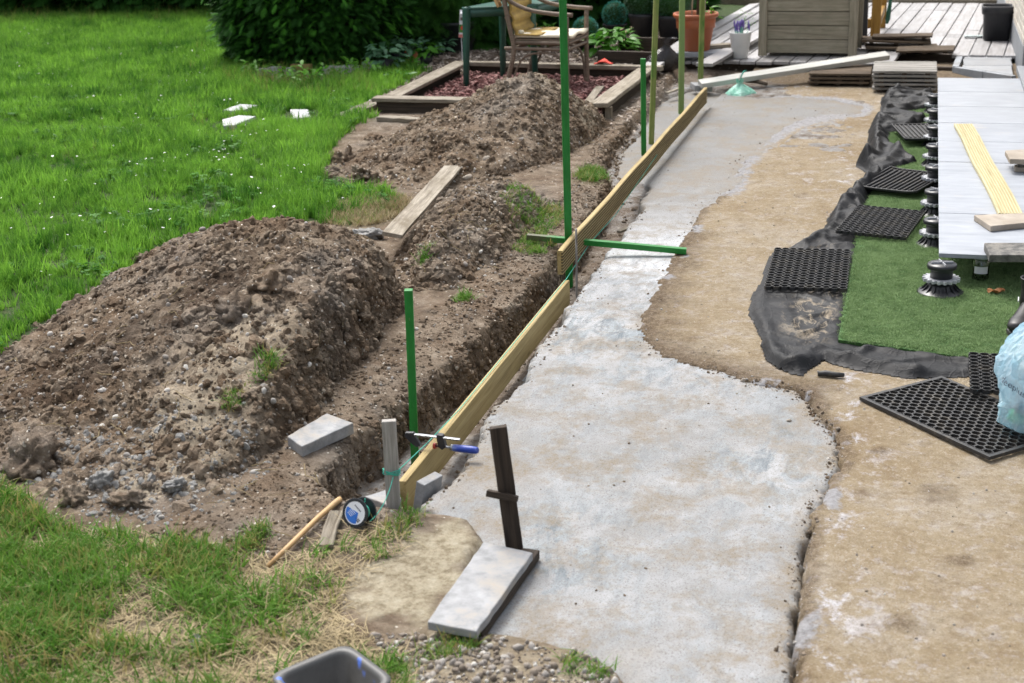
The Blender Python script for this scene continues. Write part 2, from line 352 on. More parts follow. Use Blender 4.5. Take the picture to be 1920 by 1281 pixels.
NEWPINE = wood('treated_pine', (.33,.25,.105), (.41,.325,.16), (.16,.11,.04), .8, .62, .25, True, .12)
BRIGHTPINE = wood('fresh_pine', (.45,.40,.24), (.52,.47,.30), (.33,.28,.15), .8, .6, .2, True, .08)
OLDWOOD = wood('weathered_wood', (.24,.21,.165), (.38,.345,.285), (.085,.068,.05), 1, .85, .6, True, .3, (.13,.105,.07))
GREYWOOD = wood('grey_wood', (.30,.285,.265), (.43,.41,.385), (.13,.115,.10), 1, .85, .5, True, .2)
DARKWOOD = wood('dark_wood', (.040,.029,.021), (.075,.055,.040), (.012,.009,.007), 1, .8, .5, False, .3)
BROWNWOOD = wood('brown_deck_tile_wood', (.10,.072,.048), (.185,.145,.105), (.028,.019,.013), 1.2, .85, .6, False, .35, (.055,.042,.03))
SILVERWOOD = wood('silvered_deck_tile_wood', (.25,.24,.22), (.42,.41,.39), (.075,.065,.055), 1.2, .85, .6, False, .3)
DECKWOOD = wood('grey_deck_board', (.31,.305,.31), (.43,.425,.435), (.15,.14,.135), .6, .5, .3, False, .25, (.25,.235,.225), .5)
PLANTERWOOD = wood('planter_wood', (.27,.24,.18), (.38,.35,.275), (.13,.11,.075), .8, .8, .4, True, .2, (.20,.19,.135))
ORANGEWOOD = wood('varnished_wood', (.30,.165,.035), (.40,.235,.06), (.16,.075,.012), .8, .45, .15, True, .1)
STONE = simple('grey_stone', (.18,.185,.19), (.32,.325,.335), 22, .8, .5, .004, (1,1,1), (.27,.225,.165), .12)
WHITESTONE = simple('white_stone', (.32,.33,.34), (.44,.45,.46), 14, .8, .3, .003, (1,1,1), (.5,.48,.43), .1)
BEIGESTONE = simple('beige_stone', (.24,.205,.165), (.37,.325,.27), 18, .8, .4, .004, (1,1,1), (.2,.165,.125), .1)
DARKSTONE = simple('dark_stone', (.035,.034,.032), (.15,.145,.135), 26, .8, .6, .004, (1,1,1), (.22,.2,.17), .1)
BLACKPLASTIC = simple('black_plastic', (.010,.011,.014), (.018,.019,.023), 30, .36, .1, .001, (1,1,1), None, .1, Specular_IOR_Level=.5)
GREYPLASTIC = simple('grey_plastic', (.30,.31,.33), (.40,.41,.43), 30, .4, .1, .001)
BLACKRUBBER = simple('black_rubber', (.012,.012,.013), (.028,.028,.029), 60, .55, .3, .001, (1,1,1), (.07,.06,.045))
PORCELAIN = None
TERRACOTTA = simple('terracotta_plastic', (.36,.095,.035), (.42,.125,.05), 9, .5, .08, .001, (1,1,.3), (.30,.12,.065), Specular_IOR_Level=.4)
WHITEGLAZE = simple('white_ceramic', (.62,.62,.61), (.68,.68,.67), 8, .3, .03, .001)
TEALSTRING = simple('teal_twine', (.03,.33,.24), (.07,.47,.36), 200, .7, .4, .001)
DARKPOT = simple('dark_pot', (.014,.015,.019), (.022,.023,.028), 12, .5, .1, .001, (1,1,.3), (.03,.03,.032))
GREENPLASTIC = simple('green_garden_plastic', (.018,.082,.062), (.026,.105,.08), 20, .38, .05, .001, Specular_IOR_Level=.5)
RATTAN = wood('rattan_cane', (.175,.13,.095), (.29,.235,.18), (.07,.048,.033), 2, .6, .3, False, .2)
def m_slab():
    M = Mt('porcelain_tile'); p = M.pos(); n = M.noise(M.scl(p, (2.5, 9, 1)), 2.2, 6, .65, .4); n2 = M.noise(p, 40, 4, .7); r = M.rnd()
    c = M.ramp(n, [(.28, (.20,.22,.25)), (.7, (.325,.345,.38))]); c = M.mix(M.math('MULTIPLY', M.ramp(n2, [(.6, 0.0), (.75, 1.0)]), .25), c, (.28,.28,.28))
    d = M.ramp(M.noise(M.scl(p, (3, 6, 1)), 1.3, 5, .7), [(.6, 0.0), (.74, .5)]); c = M.mix(d, c, (.42,.36,.29))
    return M.out(c, M.ramp(n, [(.3, .42), (.7, .6)]), M.bump(n2, .06, .001), Specular_IOR_Level=.45)
PORCELAIN = m_slab()
def m_fabric():
    M = Mt('black_ground_fabric'); p = M.pos(); a = M.attr()
    n = M.noise(p, 7, 6, .7, .5); wv = M.noise(M.scl(p, (90, 90, 90)), 4, 2)
    c = M.ramp(n, [(.3, (.0045,.005,.006)), (.65, (.012,.0125,.0145))])
    du = M.math('MULTIPLY', M.ramp(M.noise(p, 15, 6, .75), [(.60, 0.0), (.75, .35)]), .7); c = M.mix(du, c, (.10,.085,.065))
    sp = M.math('MULTIPLY', a[0], M.ramp(M.noise(M.scl(p, (11, 6, 9)), 1.4, 7, .75, 1.0), [(.50, 0.0), (.60, 1.0)]), True)
    c = M.mix(sp, c, M.ramp(M.noise(p, 50, 5, .7), [(.3, (.15,.115,.075)), (.7, (.32,.27,.20))]))
    cr1 = M.math('ABSOLUTE', M.math('SUBTRACT', M.noise(M.scl(p, (1,.6,1)), 11, 3, .5, .8), .5)); cr2 = M.math('ABSOLUTE', M.math('SUBTRACT', M.noise(M.scl(p, (.6,1,1)), 19, 3, .5, .8), .5))
    hh = M.math('ADD', M.ramp(cr1, [(0.0, 1.0), (.05, 0.0)]), M.math('MULTIPLY', M.ramp(cr2, [(0.0, 1.0), (.05, 0.0)]), .6))
    return M.out(c, M.ramp(n, [(.3, .48), (.7, .66)]), M.bump(M.math('ADD', hh, M.math('MULTIPLY', wv, .05)), .22, .006), Specular_IOR_Level=.22)
LEAF = leafmat('leaf_green', (.028,.115,.010), (.075,.24,.020), .3, .55, 1.2, None, .15)
LEAFBRIGHT = leafmat('leaf_bright', (.05,.18,.016), (.11,.30,.03), .35, .42)
LEAFDARK = leafmat('leaf_dark', (.012,.05,.010), (.03,.10,.02), .2, .5)
LEAFBLUE = leafmat('leaf_blue_green', (.05,.15,.07), (.13,.26,.15), .25, .45)
GROOVE = wood('dark_groove', (.13,.095,.04), (.19,.145,.07), (.06,.045,.02), .8, .8, .2, False, .1)  # darker tone for the groove faces of the treated pine
GROOVE2 = wood('pale_groove', (.36,.31,.17), (.42,.37,.22), (.27,.22,.11), .8, .7, .2, False, .1)
YEW = leafmat('yew_needles', (.010,.046,.007), (.042,.145,.022), .2, .6, 2.5, None, .15)
YEWTIP = leafmat('yew_tips', (.04,.16,.016), (.10,.32,.035), .3, .55, 2.5, None, .15)
TOPIARY = leafmat('topiary_teal', (.025,.20,.16), (.12,.46,.37), .15, .5, 40)
BOXLEAF = leafmat('boxwood_leaf', (.03,.09,.045), (.09,.20,.10), .15, .5, 40)
GRASS = leafmat('lawn_blade', (.036,.138,.014), (.225,.45,.055), .40, .5, 1.5, None, .2, .38, .86)
GRASSDRY = leafmat('rough_grass_blade', (.055,.16,.016), (.14,.28,.04), .35, .55, 2, (.33,.26,.10), .2)
STRAW = leafmat('straw', (.22,.165,.085), (.42,.345,.20), .2, .6, 6, None, .2)
PETAL = simple('daisy_petal', (.78,.78,.76), (.84,.84,.82), 20, .6, 0.02)
BARK = simple('bark', (.04,.028,.018), (.09,.065,.045), 30, .9, .6, .006, (1,1,.3))
# ---------------------------------------------------------------- the ground and what is dug, poured and heaped on it
lip_y = [3.6,3.9,4.04,4.3,4.6,5.3,6.2,6.7,8.0,8.5,9.0,9.6,11.0,12.4]
lip_x = [-1.70,-1.78,-1.86,-1.90,-1.85,-1.78,-1.75,-1.74,-1.77,-1.82,-1.97,-2.03,-2.06,-2.1]
CONC_R = [(1478,1310),(1485,1200),(1495,1100),(1505,1030),(1525,960),(1560,880),(1570,850),(1555,810),(1525,780),(1515,750),(1490,735),(1440,728),(1400,720),(1310,690),(1240,675),(1205,640),(1200,610),(1215,570),(1240,520),(1265,475),(1290,440),(1300,420),(1320,390),(1337,381),(1361,356),(1378,317),(1400,290),(1440,260),(1480,232),(1540,212),(1600,215),(1612,202),(1560,189),(1480,184),(1420,187)]
SAND_POLY = W(*CONC_R)+[tuple(P(1330,180)[:2]),(-1.95,12.3),(-2.1,13.6),(1.2,13.6),(1.2,1.6),(-.24,1.6)]
CONC_POLY = W((1488,1360),(1190,1360),(1150,1281),(1100,1240),(1000,1212),(900,1192),(860,1150),(870,1060),(890,1020),(870,992),(800,968),(780,960),(792,946),(833,915),(861,887),(886,846),(899,818),(908,787),(935,760),(985,715),(990,690),(1004,660),(1028,628),(1066,595),(1060,581),(1069,570),(1094,539),(1122,502),(1150,460),(1170,443),(1181,418),(1207,393),(1198,379),(1218,353),(1200,340),(1170,345),(1150,325),(1150,292),(1195,252),(1228,195),(1250,182),(1290,168),(1330,166),(1420,185),(1480,181),(1560,184),(1625,200),(1645,218),(1510,242),(1430,300),(1400,335),(1370,385),(1320,425),(1290,480),(1260,560),(1240,612),(1255,655),(1330,682),(1410,705),(1500,730),(1535,765),(1572,815),(1582,855),(1570,885),(1536,962),(1514,1032),(1503,1100),(1494,1200))
def gheight(x, y):
    lx = np.interp(y, lip_y, lip_x)+fbm(x, y, 5, 4, 5)*.05
    z = .062+.02*fbm(x, y, .7, 3, 11)+.012*fbm(x, y, 5, 4, 12)
    z = z+sstep(6, 9, y)*.02-sstep(4.4, 3.4, y)*.045
    # the dug trench and everything poured over on its right
    dep = np.interp(y, [3.75,3.98,4.2,8.0,8.7,9.3,12,14], [0,.13,.20,.18,.10,.08,.075,.03])
    low = z-dep
    t = sstep(-.022, .014, x-lx)*sstep(3.85, 4.0, y)
    z = z*(1-t)+(low+.012*fbm(x, y, 6, 4, 21, .6))*t
    # bank crumbles
    z = z-.02*np.exp(-((x-lx+.03)/.06)**2)*sstep(3.9, 4.1, y)*(y < 9)
    # under the concrete and the sand the soil lies lower
    c = polysd(x, y, CONC_POLY); z = z-.12*sstep(-.005, -.075, c)
    z = z-(.10)*sstep(-1.40, -1.20, x)*sstep(1.5, 1.3, x-0.0)*(np.where(c > 0, 1, .0))*sstep(14.2, 13.6, y)*sstep(2.3, 2.5, y)*sstep(-.45, -.2, x)
    z = z-.10*sstep(-.55, -.42, x)*sstep(6.0, 5.4, y)*sstep(2.0, 2.3, y)*(c > -.08)
    # rough near corner
    z = z+.02*fbm(x, y, 3, 4, 31)*sstep(4.2, 3.6, y)
    return z
xs = np.unique(np.r_[np.arange(-60,-13,4.), np.arange(-13,-5,.12), np.arange(-5,1.3,.022), np.arange(1.3,6,.3), np.arange(6,61,4.)])
ys = np.unique(np.r_[np.arange(-30,2,2.), np.arange(2,10.6,.022), np.arange(10.6,20,.08), np.arange(20,90,4.)])
GX, GY = np.meshgrid(xs, ys); GZ = gheight(GX, GY); gz = sampler(xs, ys, GZ)
# where lawn grows, where turf is trampled, where sand or slurry lies
LAWN = W((-700,760),(0,668),(60,640),(120,590),(200,535),(300,470),(400,440),(640,420),(745,375),(700,345),(640,330),(612,300),(640,262),(700,225),(715,185),(800,140),(760,130),(640,166),(480,172),(460,135),(470,20),(380,15),(0,45),(-900,60),z=.06)
ROUGH = W((-300,900),(0,915),(60,960),(150,1000),(280,1010),(420,1040),(560,1060),(650,1010),(760,985),(780,1010),(700,1060),(640,1110),(660,1180),(760,1230),(800,1330),(-500,1400),z=.02)
sl_ = polysd(GX, GY, LAWN)+.10*fbm(GX, GY, 3, 3, 40); sr_ = polysd(GX, GY, ROUGH)+.12*fbm(GX, GY, 4, 3, 41)
m_r = np.maximum(sstep(.06, -.08, sl_), .75*sstep(.05, -.15, sr_)*(.45+.55*sstep(-.2,.3,fbm(GX, GY, 5, 3, 42))))
for (a, b, r_) in ((1000,395,.22),(1110,328,.16),(1000,455,.12),(690,395,.3)):
    q = P(a, b, .08); m_r = np.maximum(m_r, .9*sstep(1, .3, np.hypot(GX-q.x, (GY-q.y)*.6)/r_+.4*fbm(GX, GY, 6, 3, 43)))
m_r = np.maximum(m_r, sstep(14.5, 17, GY))
SANDPATCH = W((650,1105),(700,1065),(790,1010),(860,985),(905,1020),(800,1180),(740,1160),(660,1140),z=.01)
m_g = sstep(.03, -.03, polysd(GX, GY, SANDPATCH)+.13*fbm(GX, GY, 9, 5, 50, .6))
m_g = np.maximum(m_g, .55*sstep(.1, -.1, polysd(GX, GY, W((760,1190),(900,1190),(1100,1235),(1180,1330),(780,1330)))+.08*fbm(GX, GY, 8, 3, 51)))
lx_ = np.interp(GY, lip_y, lip_x)
m_b = sstep(.0, .05, GX-lx_)*(GY > 3.95)*(.25+.75*np.maximum(sstep(5.1, 4.6, GY), sstep(7.6, 8.6, GY))*(GY < 12.4))
_gy, _gx = np.gradient(GZ, ys, xs); _sl = np.clip(np.hypot(_gx, _gy)-.5, 0, 2.5)*((GX > -2.6) & (GX < -1.4) & (GY > 3.7) & (GY < 9.5))
ground = S(gridmesh('ground', xs, ys, GZ, m_ground(), None, (m_r, m_g, m_b), None, .016*_sl*fbm(GY, GZ*1.5+GX, 11, 4, 83, .6), .010*_sl*fbm(GX, GZ*1.5+GY, 11, 4, 84, .6)))

# poured concrete strip
cx = np.arange(-2.15, -.05, .0125); cy = np.arange(2.35, 12.6, .0125); X, Y = np.meshgrid(cx, cy)
sd = polysd(X, Y, CONC_POLY)+.022*fbm(X, Y, 7, 4, 60)+.012*fbm(X, Y, 34, 3, 61)+.026*fbm(X, Y, 12, 4, 59)+.009*(X > -.75)*(Y < 5.3)
ctop = .004+.012*fbm(X, Y, 1.3, 3, 62)+.0020*fbm(X, Y*.3, 12, 3, 63)-.02*sstep(8.2, 9.2, Y)*(X < -1.62)
CZ = ctop-.005*sstep(-.03, .0, sd)-.13*sstep(-.006, .022, sd)
rim = sstep(.05, .0, np.abs(sd+.03))
c_w = np.clip(.95*np.exp(-((Y-6.95)/.62)**2)+.35*np.exp(-((Y-5.75)/.5)**2)+.30*sstep(-.2,.5,fbm(X, Y, 1.1, 4, 64))*(Y < 6), 0, 1)
c_wet = np.clip(sstep(7.7, 9.0, Y)*.9+.25*sstep(.1,.5,fbm(X, Y, 2.0, 4, 65)), 0, 1)
c_tan = np.clip(sstep(.30, .0, np.hypot(X+1.38, (Y-4.35)*.7))*1.0+.8*sstep(.10, .0, -sd)*sstep(-.8, -.3, X)+.7*sstep(.4,.1,np.hypot(X+.9,(Y-3.0)))+.5*sstep(.2,.6,fbm(X,Y,2.4,4,66))*(Y<6), 0, 1)
c_bl = np.clip(.95*np.exp(-((Y-5.75)/.42)**2)+.45*np.exp(-((Y-6.6)/.6)**2)+.30*(Y < 5.4)+.5*sstep(.35,.05,np.hypot(X+.42,(Y-4.55)*.6))+.6*sstep(.4,.1,np.hypot(X+1.05,(Y-3.75)*.8)), 0, 1)*sstep(8.2, 7.4, Y)
concrete = S(gridmesh('concrete_strip', cx, cy, CZ, m_concrete(), sd < .05, (c_w, c_wet, np.clip(c_tan+.9*sstep(.35, .0, -sd)*sstep(8.2, 9.2, Y)*(X > -1.5), 0, 1), c_bl)))

# compacted sand bed
sx = np.arange(-1.45, 1.2, .0145); sy = np.arange(1.7, 13.5, .0155); X, Y = np.meshgrid(sx, sy)
sd = polysd(X, Y, SAND_POLY)+.030*fbm(X, Y, 6, 4, 70)+.026*fbm(X, Y, 20, 5, 71, .65)+.002+.010*(Y < 5.2)
SZ = .015+.009*fbm(X, Y, 1.0, 3, 72)+.0035*fbm(X, Y, 4, 3, 69)+.0022*fbm(X, Y, 9, 4, 73)+.0022*fbm(X, Y, 34, 3, 74)
SZ = SZ-.010*sstep(8.0, 9.0, Y)*sstep(-.35, .0, sd)-.005*sstep(-.04, -.005, sd)-.11*sstep(-.004, .03, sd)
SZ = SZ+.010*sstep(-.10, -.02, sd)*fbm(X, Y, 14, 4, 75)
pit = P(1395, 178); SZ = SZ-.10*sstep(.34, .12, np.hypot(X-pit.x, (Y-pit.y-.18)*.8)+.06*fbm(X, Y, 6, 3, 76))
SZ = SZ+.05*sstep(12.4, 13.0, Y)
s_w = np.clip(.55*sstep(.22, .0, np.abs(sd))*(Y < 5.2)+.8*sstep(.07, .0, linesd(X, Y, W((1588,845),(1590,760),(1580,715)))+.05*fbm(X, Y, 6, 3, 77))+.7*sstep(.06, 0, linesd(X, Y, W((1580,380),(1588,260)))+.05*fbm(X, Y, 6, 3, 78))+.5*sstep(.3, .0, np.hypot(X-P(1610,205).x, (Y-P(1610,205).y)*.7))+.35*sstep(4.4, 3.6, Y)*sstep(.7,.0,-sd)+.25*sstep(.0,.5,fbm(X,Y,1.4,3,79)), 0, 1)
s_b = np.clip(.85*sstep(.05, .0, np.abs(sd+.015)+.03*fbm(X, Y, 8, 3, 80))+.8*sstep(12.0, 12.6, Y)+.75*sstep(.22, .0, linesd(X, Y, W((1490,735),(1400,715),(1300,680),(1215,640),(1220,560),(1280,450)))-.02+.16*fbm(X,Y,5,5,81,.65)), 0, 1)  # brown soil; the band along the concrete edge paints the gap's darkness
for (a, b, r_) in ((1755,930,.10),(1700,760,.04),(1650,850,.05),(1690,1180,.07),(1800,1060,.06)):
    q = P(a, b); s_b = np.maximum(s_b, .75*sstep(1, .2, np.hypot(X-q.x, Y-q.y)/r_+.5*fbm(X, Y, 14, 4, 82)))
wash = np.clip(.85*sstep(.24, .0, -sd)*sstep(8.0, 8.8, Y)*(X < -.2)+.75*sstep(.16, .0, -sd)*(Y < 8.6)*sstep(-.05, .4, fbm(X, Y, 3.5, 4, 68))+.75*sstep(.42, .1, np.hypot(X-P(1540,212).x, (Y-P(1560,215).y)*.5)), 0, 1)
sand = S(gridmesh('sand_bed', sx, sy, SZ, m_sand(), sd < .05, (s_w, s_b, s_b*0, wash)))
sz = sampler(sx, sy, SZ); cz = sampler(cx, cy, CZ)

# heaps of dug soil
SOIL = m_soil('dug_soil')
MOUNDS = []; STEEP = [ground]
def mound(name, label, outline, pts, step, amp, soft, masks):
    ox = [p[0] for p in outline]; oy = [p[1] for p in outline]
    mx = np.arange(min(ox)-.15, max(ox)+.15, step); my = np.arange(min(oy)-.15, max(oy)+.15, step); X, Y = np.meshgrid(mx, my)
    sd = polysd(X, Y, outline)+.05*fbm(X, Y, 4, 4, 90)+.02*fbm(X, Y, 18, 3, 91)
    z = tps(pts, X, Y, 2e-3); g = gz(X, Y)
    z = np.maximum(z, g+.01)
    lump = .55*fbm(X, Y, 5.5, 5, 92, .58, True)+.45*fbm(X+.13*fbm(X,Y,9,2,95), Y, 13, 5, 93, .62, True)
    k = sstep(.0, -.10, sd)
    z = z+amp*lump*(.35+.65*k)*(.55+1.0*sstep(-.3, .35, fbm(X, Y, 1.7, 3, 85)))+.045*fbm(X, Y, 3.4, 4, 82, .55, True)*k+.014*fbm(X, Y, 34, 4, 94, .65, True)*k+.02*fbm(X, Y, 2.2, 3, 88)*k
    t = sstep(-soft, .035, sd); z = z*(1-t)+(g-.06)*t
    gy_, gx_ = np.gradient(z, step); sl2 = np.clip(np.hypot(gx_, gy_)-.5, 0, 2.5)
    dx_ = .026*sl2*fbm(Y*1.0+3, z*1.4+X*.5, 9, 4, 86, .6); dy_ = .020*sl2*fbm(X+7, z*1.4+Y*.5, 9, 4, 87, .6)
    o = gridmesh(name, mx, my, z, SOIL, sd < .03, masks(X, Y), None, dx_, dy_)
    STEEP.append(o); T(o, label, 'soil heap', 'heaps of dug soil'); S_ = sampler(mx, my, z); MOUNDS.append((S_, outline)); return S_
m1o = [(-2.20,5.9),(-2.17,5.4),(-2.13,4.95),(-2.10,4.6),(-2.08,4.2),(-2.13,3.92),(-2.26,3.68),(-2.55,3.66),(-2.9,3.8),(-3.3,4.05),(-3.62,4.4),(-3.72,4.85),(-3.80,5.3),(-3.72,5.75),(-3.4,6.1),(-2.9,6.3),(-2.5,6.25)]
m1p = [(-2.32,5.85,.33),(-2.28,5.4,.37),(-2.23,5.0,.37),(-2.21,4.6,.32),(-2.19,4.3,.21),(-2.2,4.05,.10),(-2.41,5.91,.36),(-2.61,5.84,.44),(-2.78,5.77,.47),(-3.18,5.8,.39),(-3.44,5.72,.29),(-3.56,5.5,.20),(-3.66,5.2,.12),(-3.68,4.8,.08),
 (-2.42,4.3,.20),(-2.42,4.75,.37),(-2.45,5.2,.42),(-2.75,4.3,.17),(-2.8,4.8,.31),(-2.9,5.3,.41),(-3.2,4.5,.13),(-3.3,5.0,.20),(-3.3,5.4,.29),(-2.3,3.75,.05),(-2.55,3.75,.05),(-2.9,3.9,.06),(-3.3,4.15,.07),(-2.5,6.2,.12),(-2.9,6.25,.12),(-3.3,6.1,.12),(-2.5,3.98,.09),(-2.8,4.05,.09)]
def mk1(X, Y):
    pale = np.clip(sstep(.34, .05, linesd(X, Y, [(-2.36,3.85),(-2.42,4.35),(-2.40,4.62)])+.12*fbm(X, Y, 5, 4, 96)), 0, 1)
    dark = np.clip(sstep(.45, .1, np.hypot(X+3.1, (Y-4.6)*.8)+.2*fbm(X, Y, 4, 4, 97))*.9+sstep(.28, .08, np.hypot(X+2.75, (Y-5.05)*.6)+.15*fbm(X, Y, 5, 4, 98))*.9+.6*sstep(-2.32,-2.2,X), 0, 1)  # topsoil patches; last term paints shade on the steep right face
    return pale*.9, dark
z1 = mound('soil_mound', 'large stony soil heap in front of the lawn with steep right side', m1o, m1p, .0105, .038, .13, mk1)
m2o = [(-2.12,10.2),(-2.12,9.6),(-2.2,9.0),(-2.35,8.5),(-2.75,8.15),(-3.1,7.95),(-3.5,8.1),(-3.75,8.45),(-3.78,8.9),(-3.75,9.4),(-3.6,9.9),(-3.1,10.33),(-2.6,10.42),(-2.3,10.42)]
m2p = [(-2.77,9.69,.50),(-2.58,9.9,.47),(-2.9,9.5,.42),(-3.0,9.27,.37),(-2.3,9.97,.26),(-3.42,9.44,.21),(-3.6,9.2,.12),(-2.5,9.2,.33),(-2.7,8.8,.27),(-2.9,8.5,.19),(-3.2,8.5,.16),(-3.5,8.6,.12),(-2.45,8.7,.17),(-2.38,9.5,.31),(-2.15,9.8,.08),(-2.2,9.0,.08),(-2.4,8.5,.08),(-2.8,8.2,.08),(-3.2,8.05,.08),(-3.7,8.6,.07),(-3.7,9.3,.08),(-3.4,9.9,.12),(-2.9,10.2,.25),(-2.5,10.35,.2)]
def mk2(X, Y):
    pale = np.clip(.8*sstep(.22, .02, linesd(X, Y, [(-2.65,9.85),(-2.35,9.9),(-2.2,9.75)])+.12*fbm(X, Y, 5, 4, 96)), 0, 1)
    return pale, .25*sstep(.1, .5, fbm(X, Y, 2, 3, 99))+.5*sstep(.3, .1, np.hypot(X+3.5, Y-8.5))
z2 = mound('soil_mound', 'tall brown soil heap in front of the raised bed and garden chairs', m2o, m2p, .0125, .040, .14, mk2)
m3o = [(-1.98,7.9),(-2.3,8.05),(-2.6,7.75),(-2.62,7.0),(-2.5,6.4),(-2.3,6.08),(-2.05,6.15),(-1.93,6.7),(-1.93,7.4)]
m3p = [(-2.32,7.0,.30),(-2.3,7.6,.27),(-2.27,6.5,.23),(-2.0,6.5,.09),(-1.98,7.2,.10),(-2.05,7.8,.09),(-2.55,7.6,.12),(-2.57,6.9,.14),(-2.45,6.4,.12),(-2.25,6.12,.08),(-2.12,7.0,.20)]
z3 = mound('soil_mound', 'low crumbly soil heap beside the weathered plank and the trench', m3o, m3p, .0125, .034, .16, lambda X, Y: (.3*sstep(.0,.5,fbm(X, Y, 3, 3, 96)), .3*sstep(.1,.5,fbm(X, Y, 3, 3, 97))))
def topz(x, y):
    x = np.asarray(x, float); y = np.asarray(y, float); z = gz(x, y)
    for s_, o_ in MOUNDS:
        ins = polysd(x, y, o_) < .1; z = np.where(ins, np.maximum(z, s_(x, y)), z)
    ic = polysd(x, y, CONC_POLY) < -.01; z = np.where(ic, np.maximum(z, cz(x, y)), z)
    is_ = polysd(x, y, SAND_POLY) < -.01; z = np.where(is_, np.maximum(z, sz(x, y)), z)
    return z
def at(px, py, z0=.05):
    "point of the built ground seen at (px, py)"
    z = z0
    for i in range(12):
        q = P(px, py, z); z = .5*z+.5*float(topz(np.array([q.x]), np.array([q.y]))[0])
    return P(px, py, z)

# ---------------------------------------------------------------- scattering many small pieces as stuff
def proto(name, objs):
    c = bpy.data.collections.new(name)
    for o in objs:
        for k in list(o.users_collection): k.objects.unlink(o)
        c.objects.link(o)
    return c
def scatter(name, pts, col, rot, scl, parent=None):
    n = len(pts)
    o = mesh(name, np.asarray(pts), [], None, parent)
    a = o.data.attributes.new('rot', 'FLOAT_VECTOR', 'POINT'); a.data.foreach_set('vector', np.asarray(rot, np.float32).ravel())
    a = o.data.attributes.new('scl', 'FLOAT', 'POINT'); a.data.foreach_set('value', np.asarray(scl, np.float32).ravel())
    a = o.data.attributes.new('idx', 'INT', 'POINT'); a.data.foreach_set('value', np.random.randint(0, len(col.objects), n).astype(np.int32))
    g = bpy.data.node_groups.new('scatter_'+name, 'GeometryNodeTree')
    g.interface.new_socket('Geometry', in_out='INPUT', socket_type='NodeSocketGeometry'); g.interface.new_socket('Geometry', in_out='OUTPUT', socket_type='NodeSocketGeometry')
    N = g.nodes.new; L = g.links.new
    gi = N('NodeGroupInput'); go = N('NodeGroupOutput'); ip = N('GeometryNodeInstanceOnPoints'); ci = N('GeometryNodeCollectionInfo')
    ci.inputs['Collection'].default_value = col; ci.inputs['Separate Children'].default_value = True; ci.inputs['Reset Children'].default_value = True
    ip.inputs['Pick Instance'].default_value = True
    def na(nm, ty):
        k = N('GeometryNodeInputNamedAttribute'); k.data_type = ty; k.inputs['Name'].default_value = nm; return k.outputs['Attribute']
    er = N('FunctionNodeEulerToRotation')
    L(na('rot', 'FLOAT_VECTOR'), er.inputs[0]); L(er.outputs[0], ip.inputs['Rotation']); L(na('scl', 'FLOAT'), ip.inputs['Scale']); L(na('idx', 'INT'), ip.inputs['Instance Index'])
    L(gi.outputs[0], ip.inputs['Points']); L(ci.outputs[0], ip.inputs['Instance']); L(ip.outputs[0], go.inputs[0])
    m = o.modifiers.new('scatter', 'NODES'); m.node_group = g
    return o
def blades(n, hmin, hmax, wd, spread, mat, bend=.6, seg=3, flat=0.0):
    v = []; f = []
    for i in range(n):
        a = random.uniform(0, 2*math.pi); r = spread*math.sqrt(random.random()); bx, by = r*math.cos(random.uniform(0, 6.28)), r*math.sin(random.uniform(0, 6.28))
        h = random.uniform(hmin, hmax); w_ = wd*random.uniform(.7, 1.3); cu = bend*random.uniform(.2, 1.3); c_, s_ = math.cos(a), math.sin(a); b0 = len(v)
        ph = random.uniform(.0, .35)+flat
        x = z = 0.0; tw = random.uniform(-.5, .5)
        for k in range(seg+1):
            t = k/seg; w2 = w_*(1-t**1.6)*.5
            sx_, sy_ = -math.sin(a+tw), math.cos(a+tw)
            if k < seg: v += [(bx+c_*x-sx_*w2, by+s_*x-sy_*w2, z), (bx+c_*x+sx_*w2, by+s_*x+sy_*w2, z)]
            else: v.append((bx+c_*x, by+s_*x, z))
            ph2 = ph+cu*t; x += h/seg*math.sin(ph2); z += h/seg*math.cos(ph2)
        for k in range(seg-1): f.append((b0+2*k, b0+2*k+1, b0+2*k+3, b0+2*k+2))
        f.append((b0+2*seg-2, b0+2*seg-1, b0+2*seg))
    return mesh('tuft', v, f, mat, None, True, False)
def rock(seed, mat, fl=.75, sub=2, rough=.25):
    "stone or clod: a lumpy ball, cut by a few planes, then roughened"
    import bmesh
    from mathutils import noise as mn
    bm = bmesh.new(); bmesh.ops.create_icosphere(bm, subdivisions=sub, radius=1); rs = np.random.RandomState(seed)
    ax = rs.uniform(.7, 1.3, 3); dirs = rs.normal(size=(6, 3)); dirs /= np.linalg.norm(dirs, axis=1)[:, None]; cut = rs.uniform(.62, .95, 6); off = Vector(rs.uniform(-50, 50, 3))
    for q in bm.verts:
        p = np.array(q.co); n0 = q.co.copy()
        for d, c in zip(dirs, cut):
            k = p @ d
            if k > c: p = p-d*(k-c)*.8
        k = 1+rough*(.75*mn.noise(n0*1.4+off)+.55*mn.noise(n0*3.1+off)+(.40*mn.noise(n0*6.5+off)+.25*mn.noise(n0*13+off) if sub > 2 else .2*mn.noise(n0*5+off)))
        q.co = Vector((p[0]*ax[0]*k, p[1]*ax[1]*k, p[2]*ax[2]*fl*k))
    me = bpy.data.meshes.new('rock'); bm.to_mesh(me); bm.free(); me.materials.append(mat)
    if sub > 2 or rough < .3: me.polygons.foreach_set('use_smooth', np.ones(len(me.polygons), dtype=bool))
    return bpy.data.objects.new('rock', me)
def inpoly(poly, n, dens=None):
    xs_ = [p[0] for p in poly]; ys_ = [p[1] for p in poly]; out = []
    X = np.random.uniform(min(xs_), max(xs_), n); Y = np.random.uniform(min(ys_), max(ys_), n)
    k = polysd(X, Y, poly) < 0
    if dens is not None: k &= np.random.random(n) < dens(X, Y)
    return X[k], Y[k]
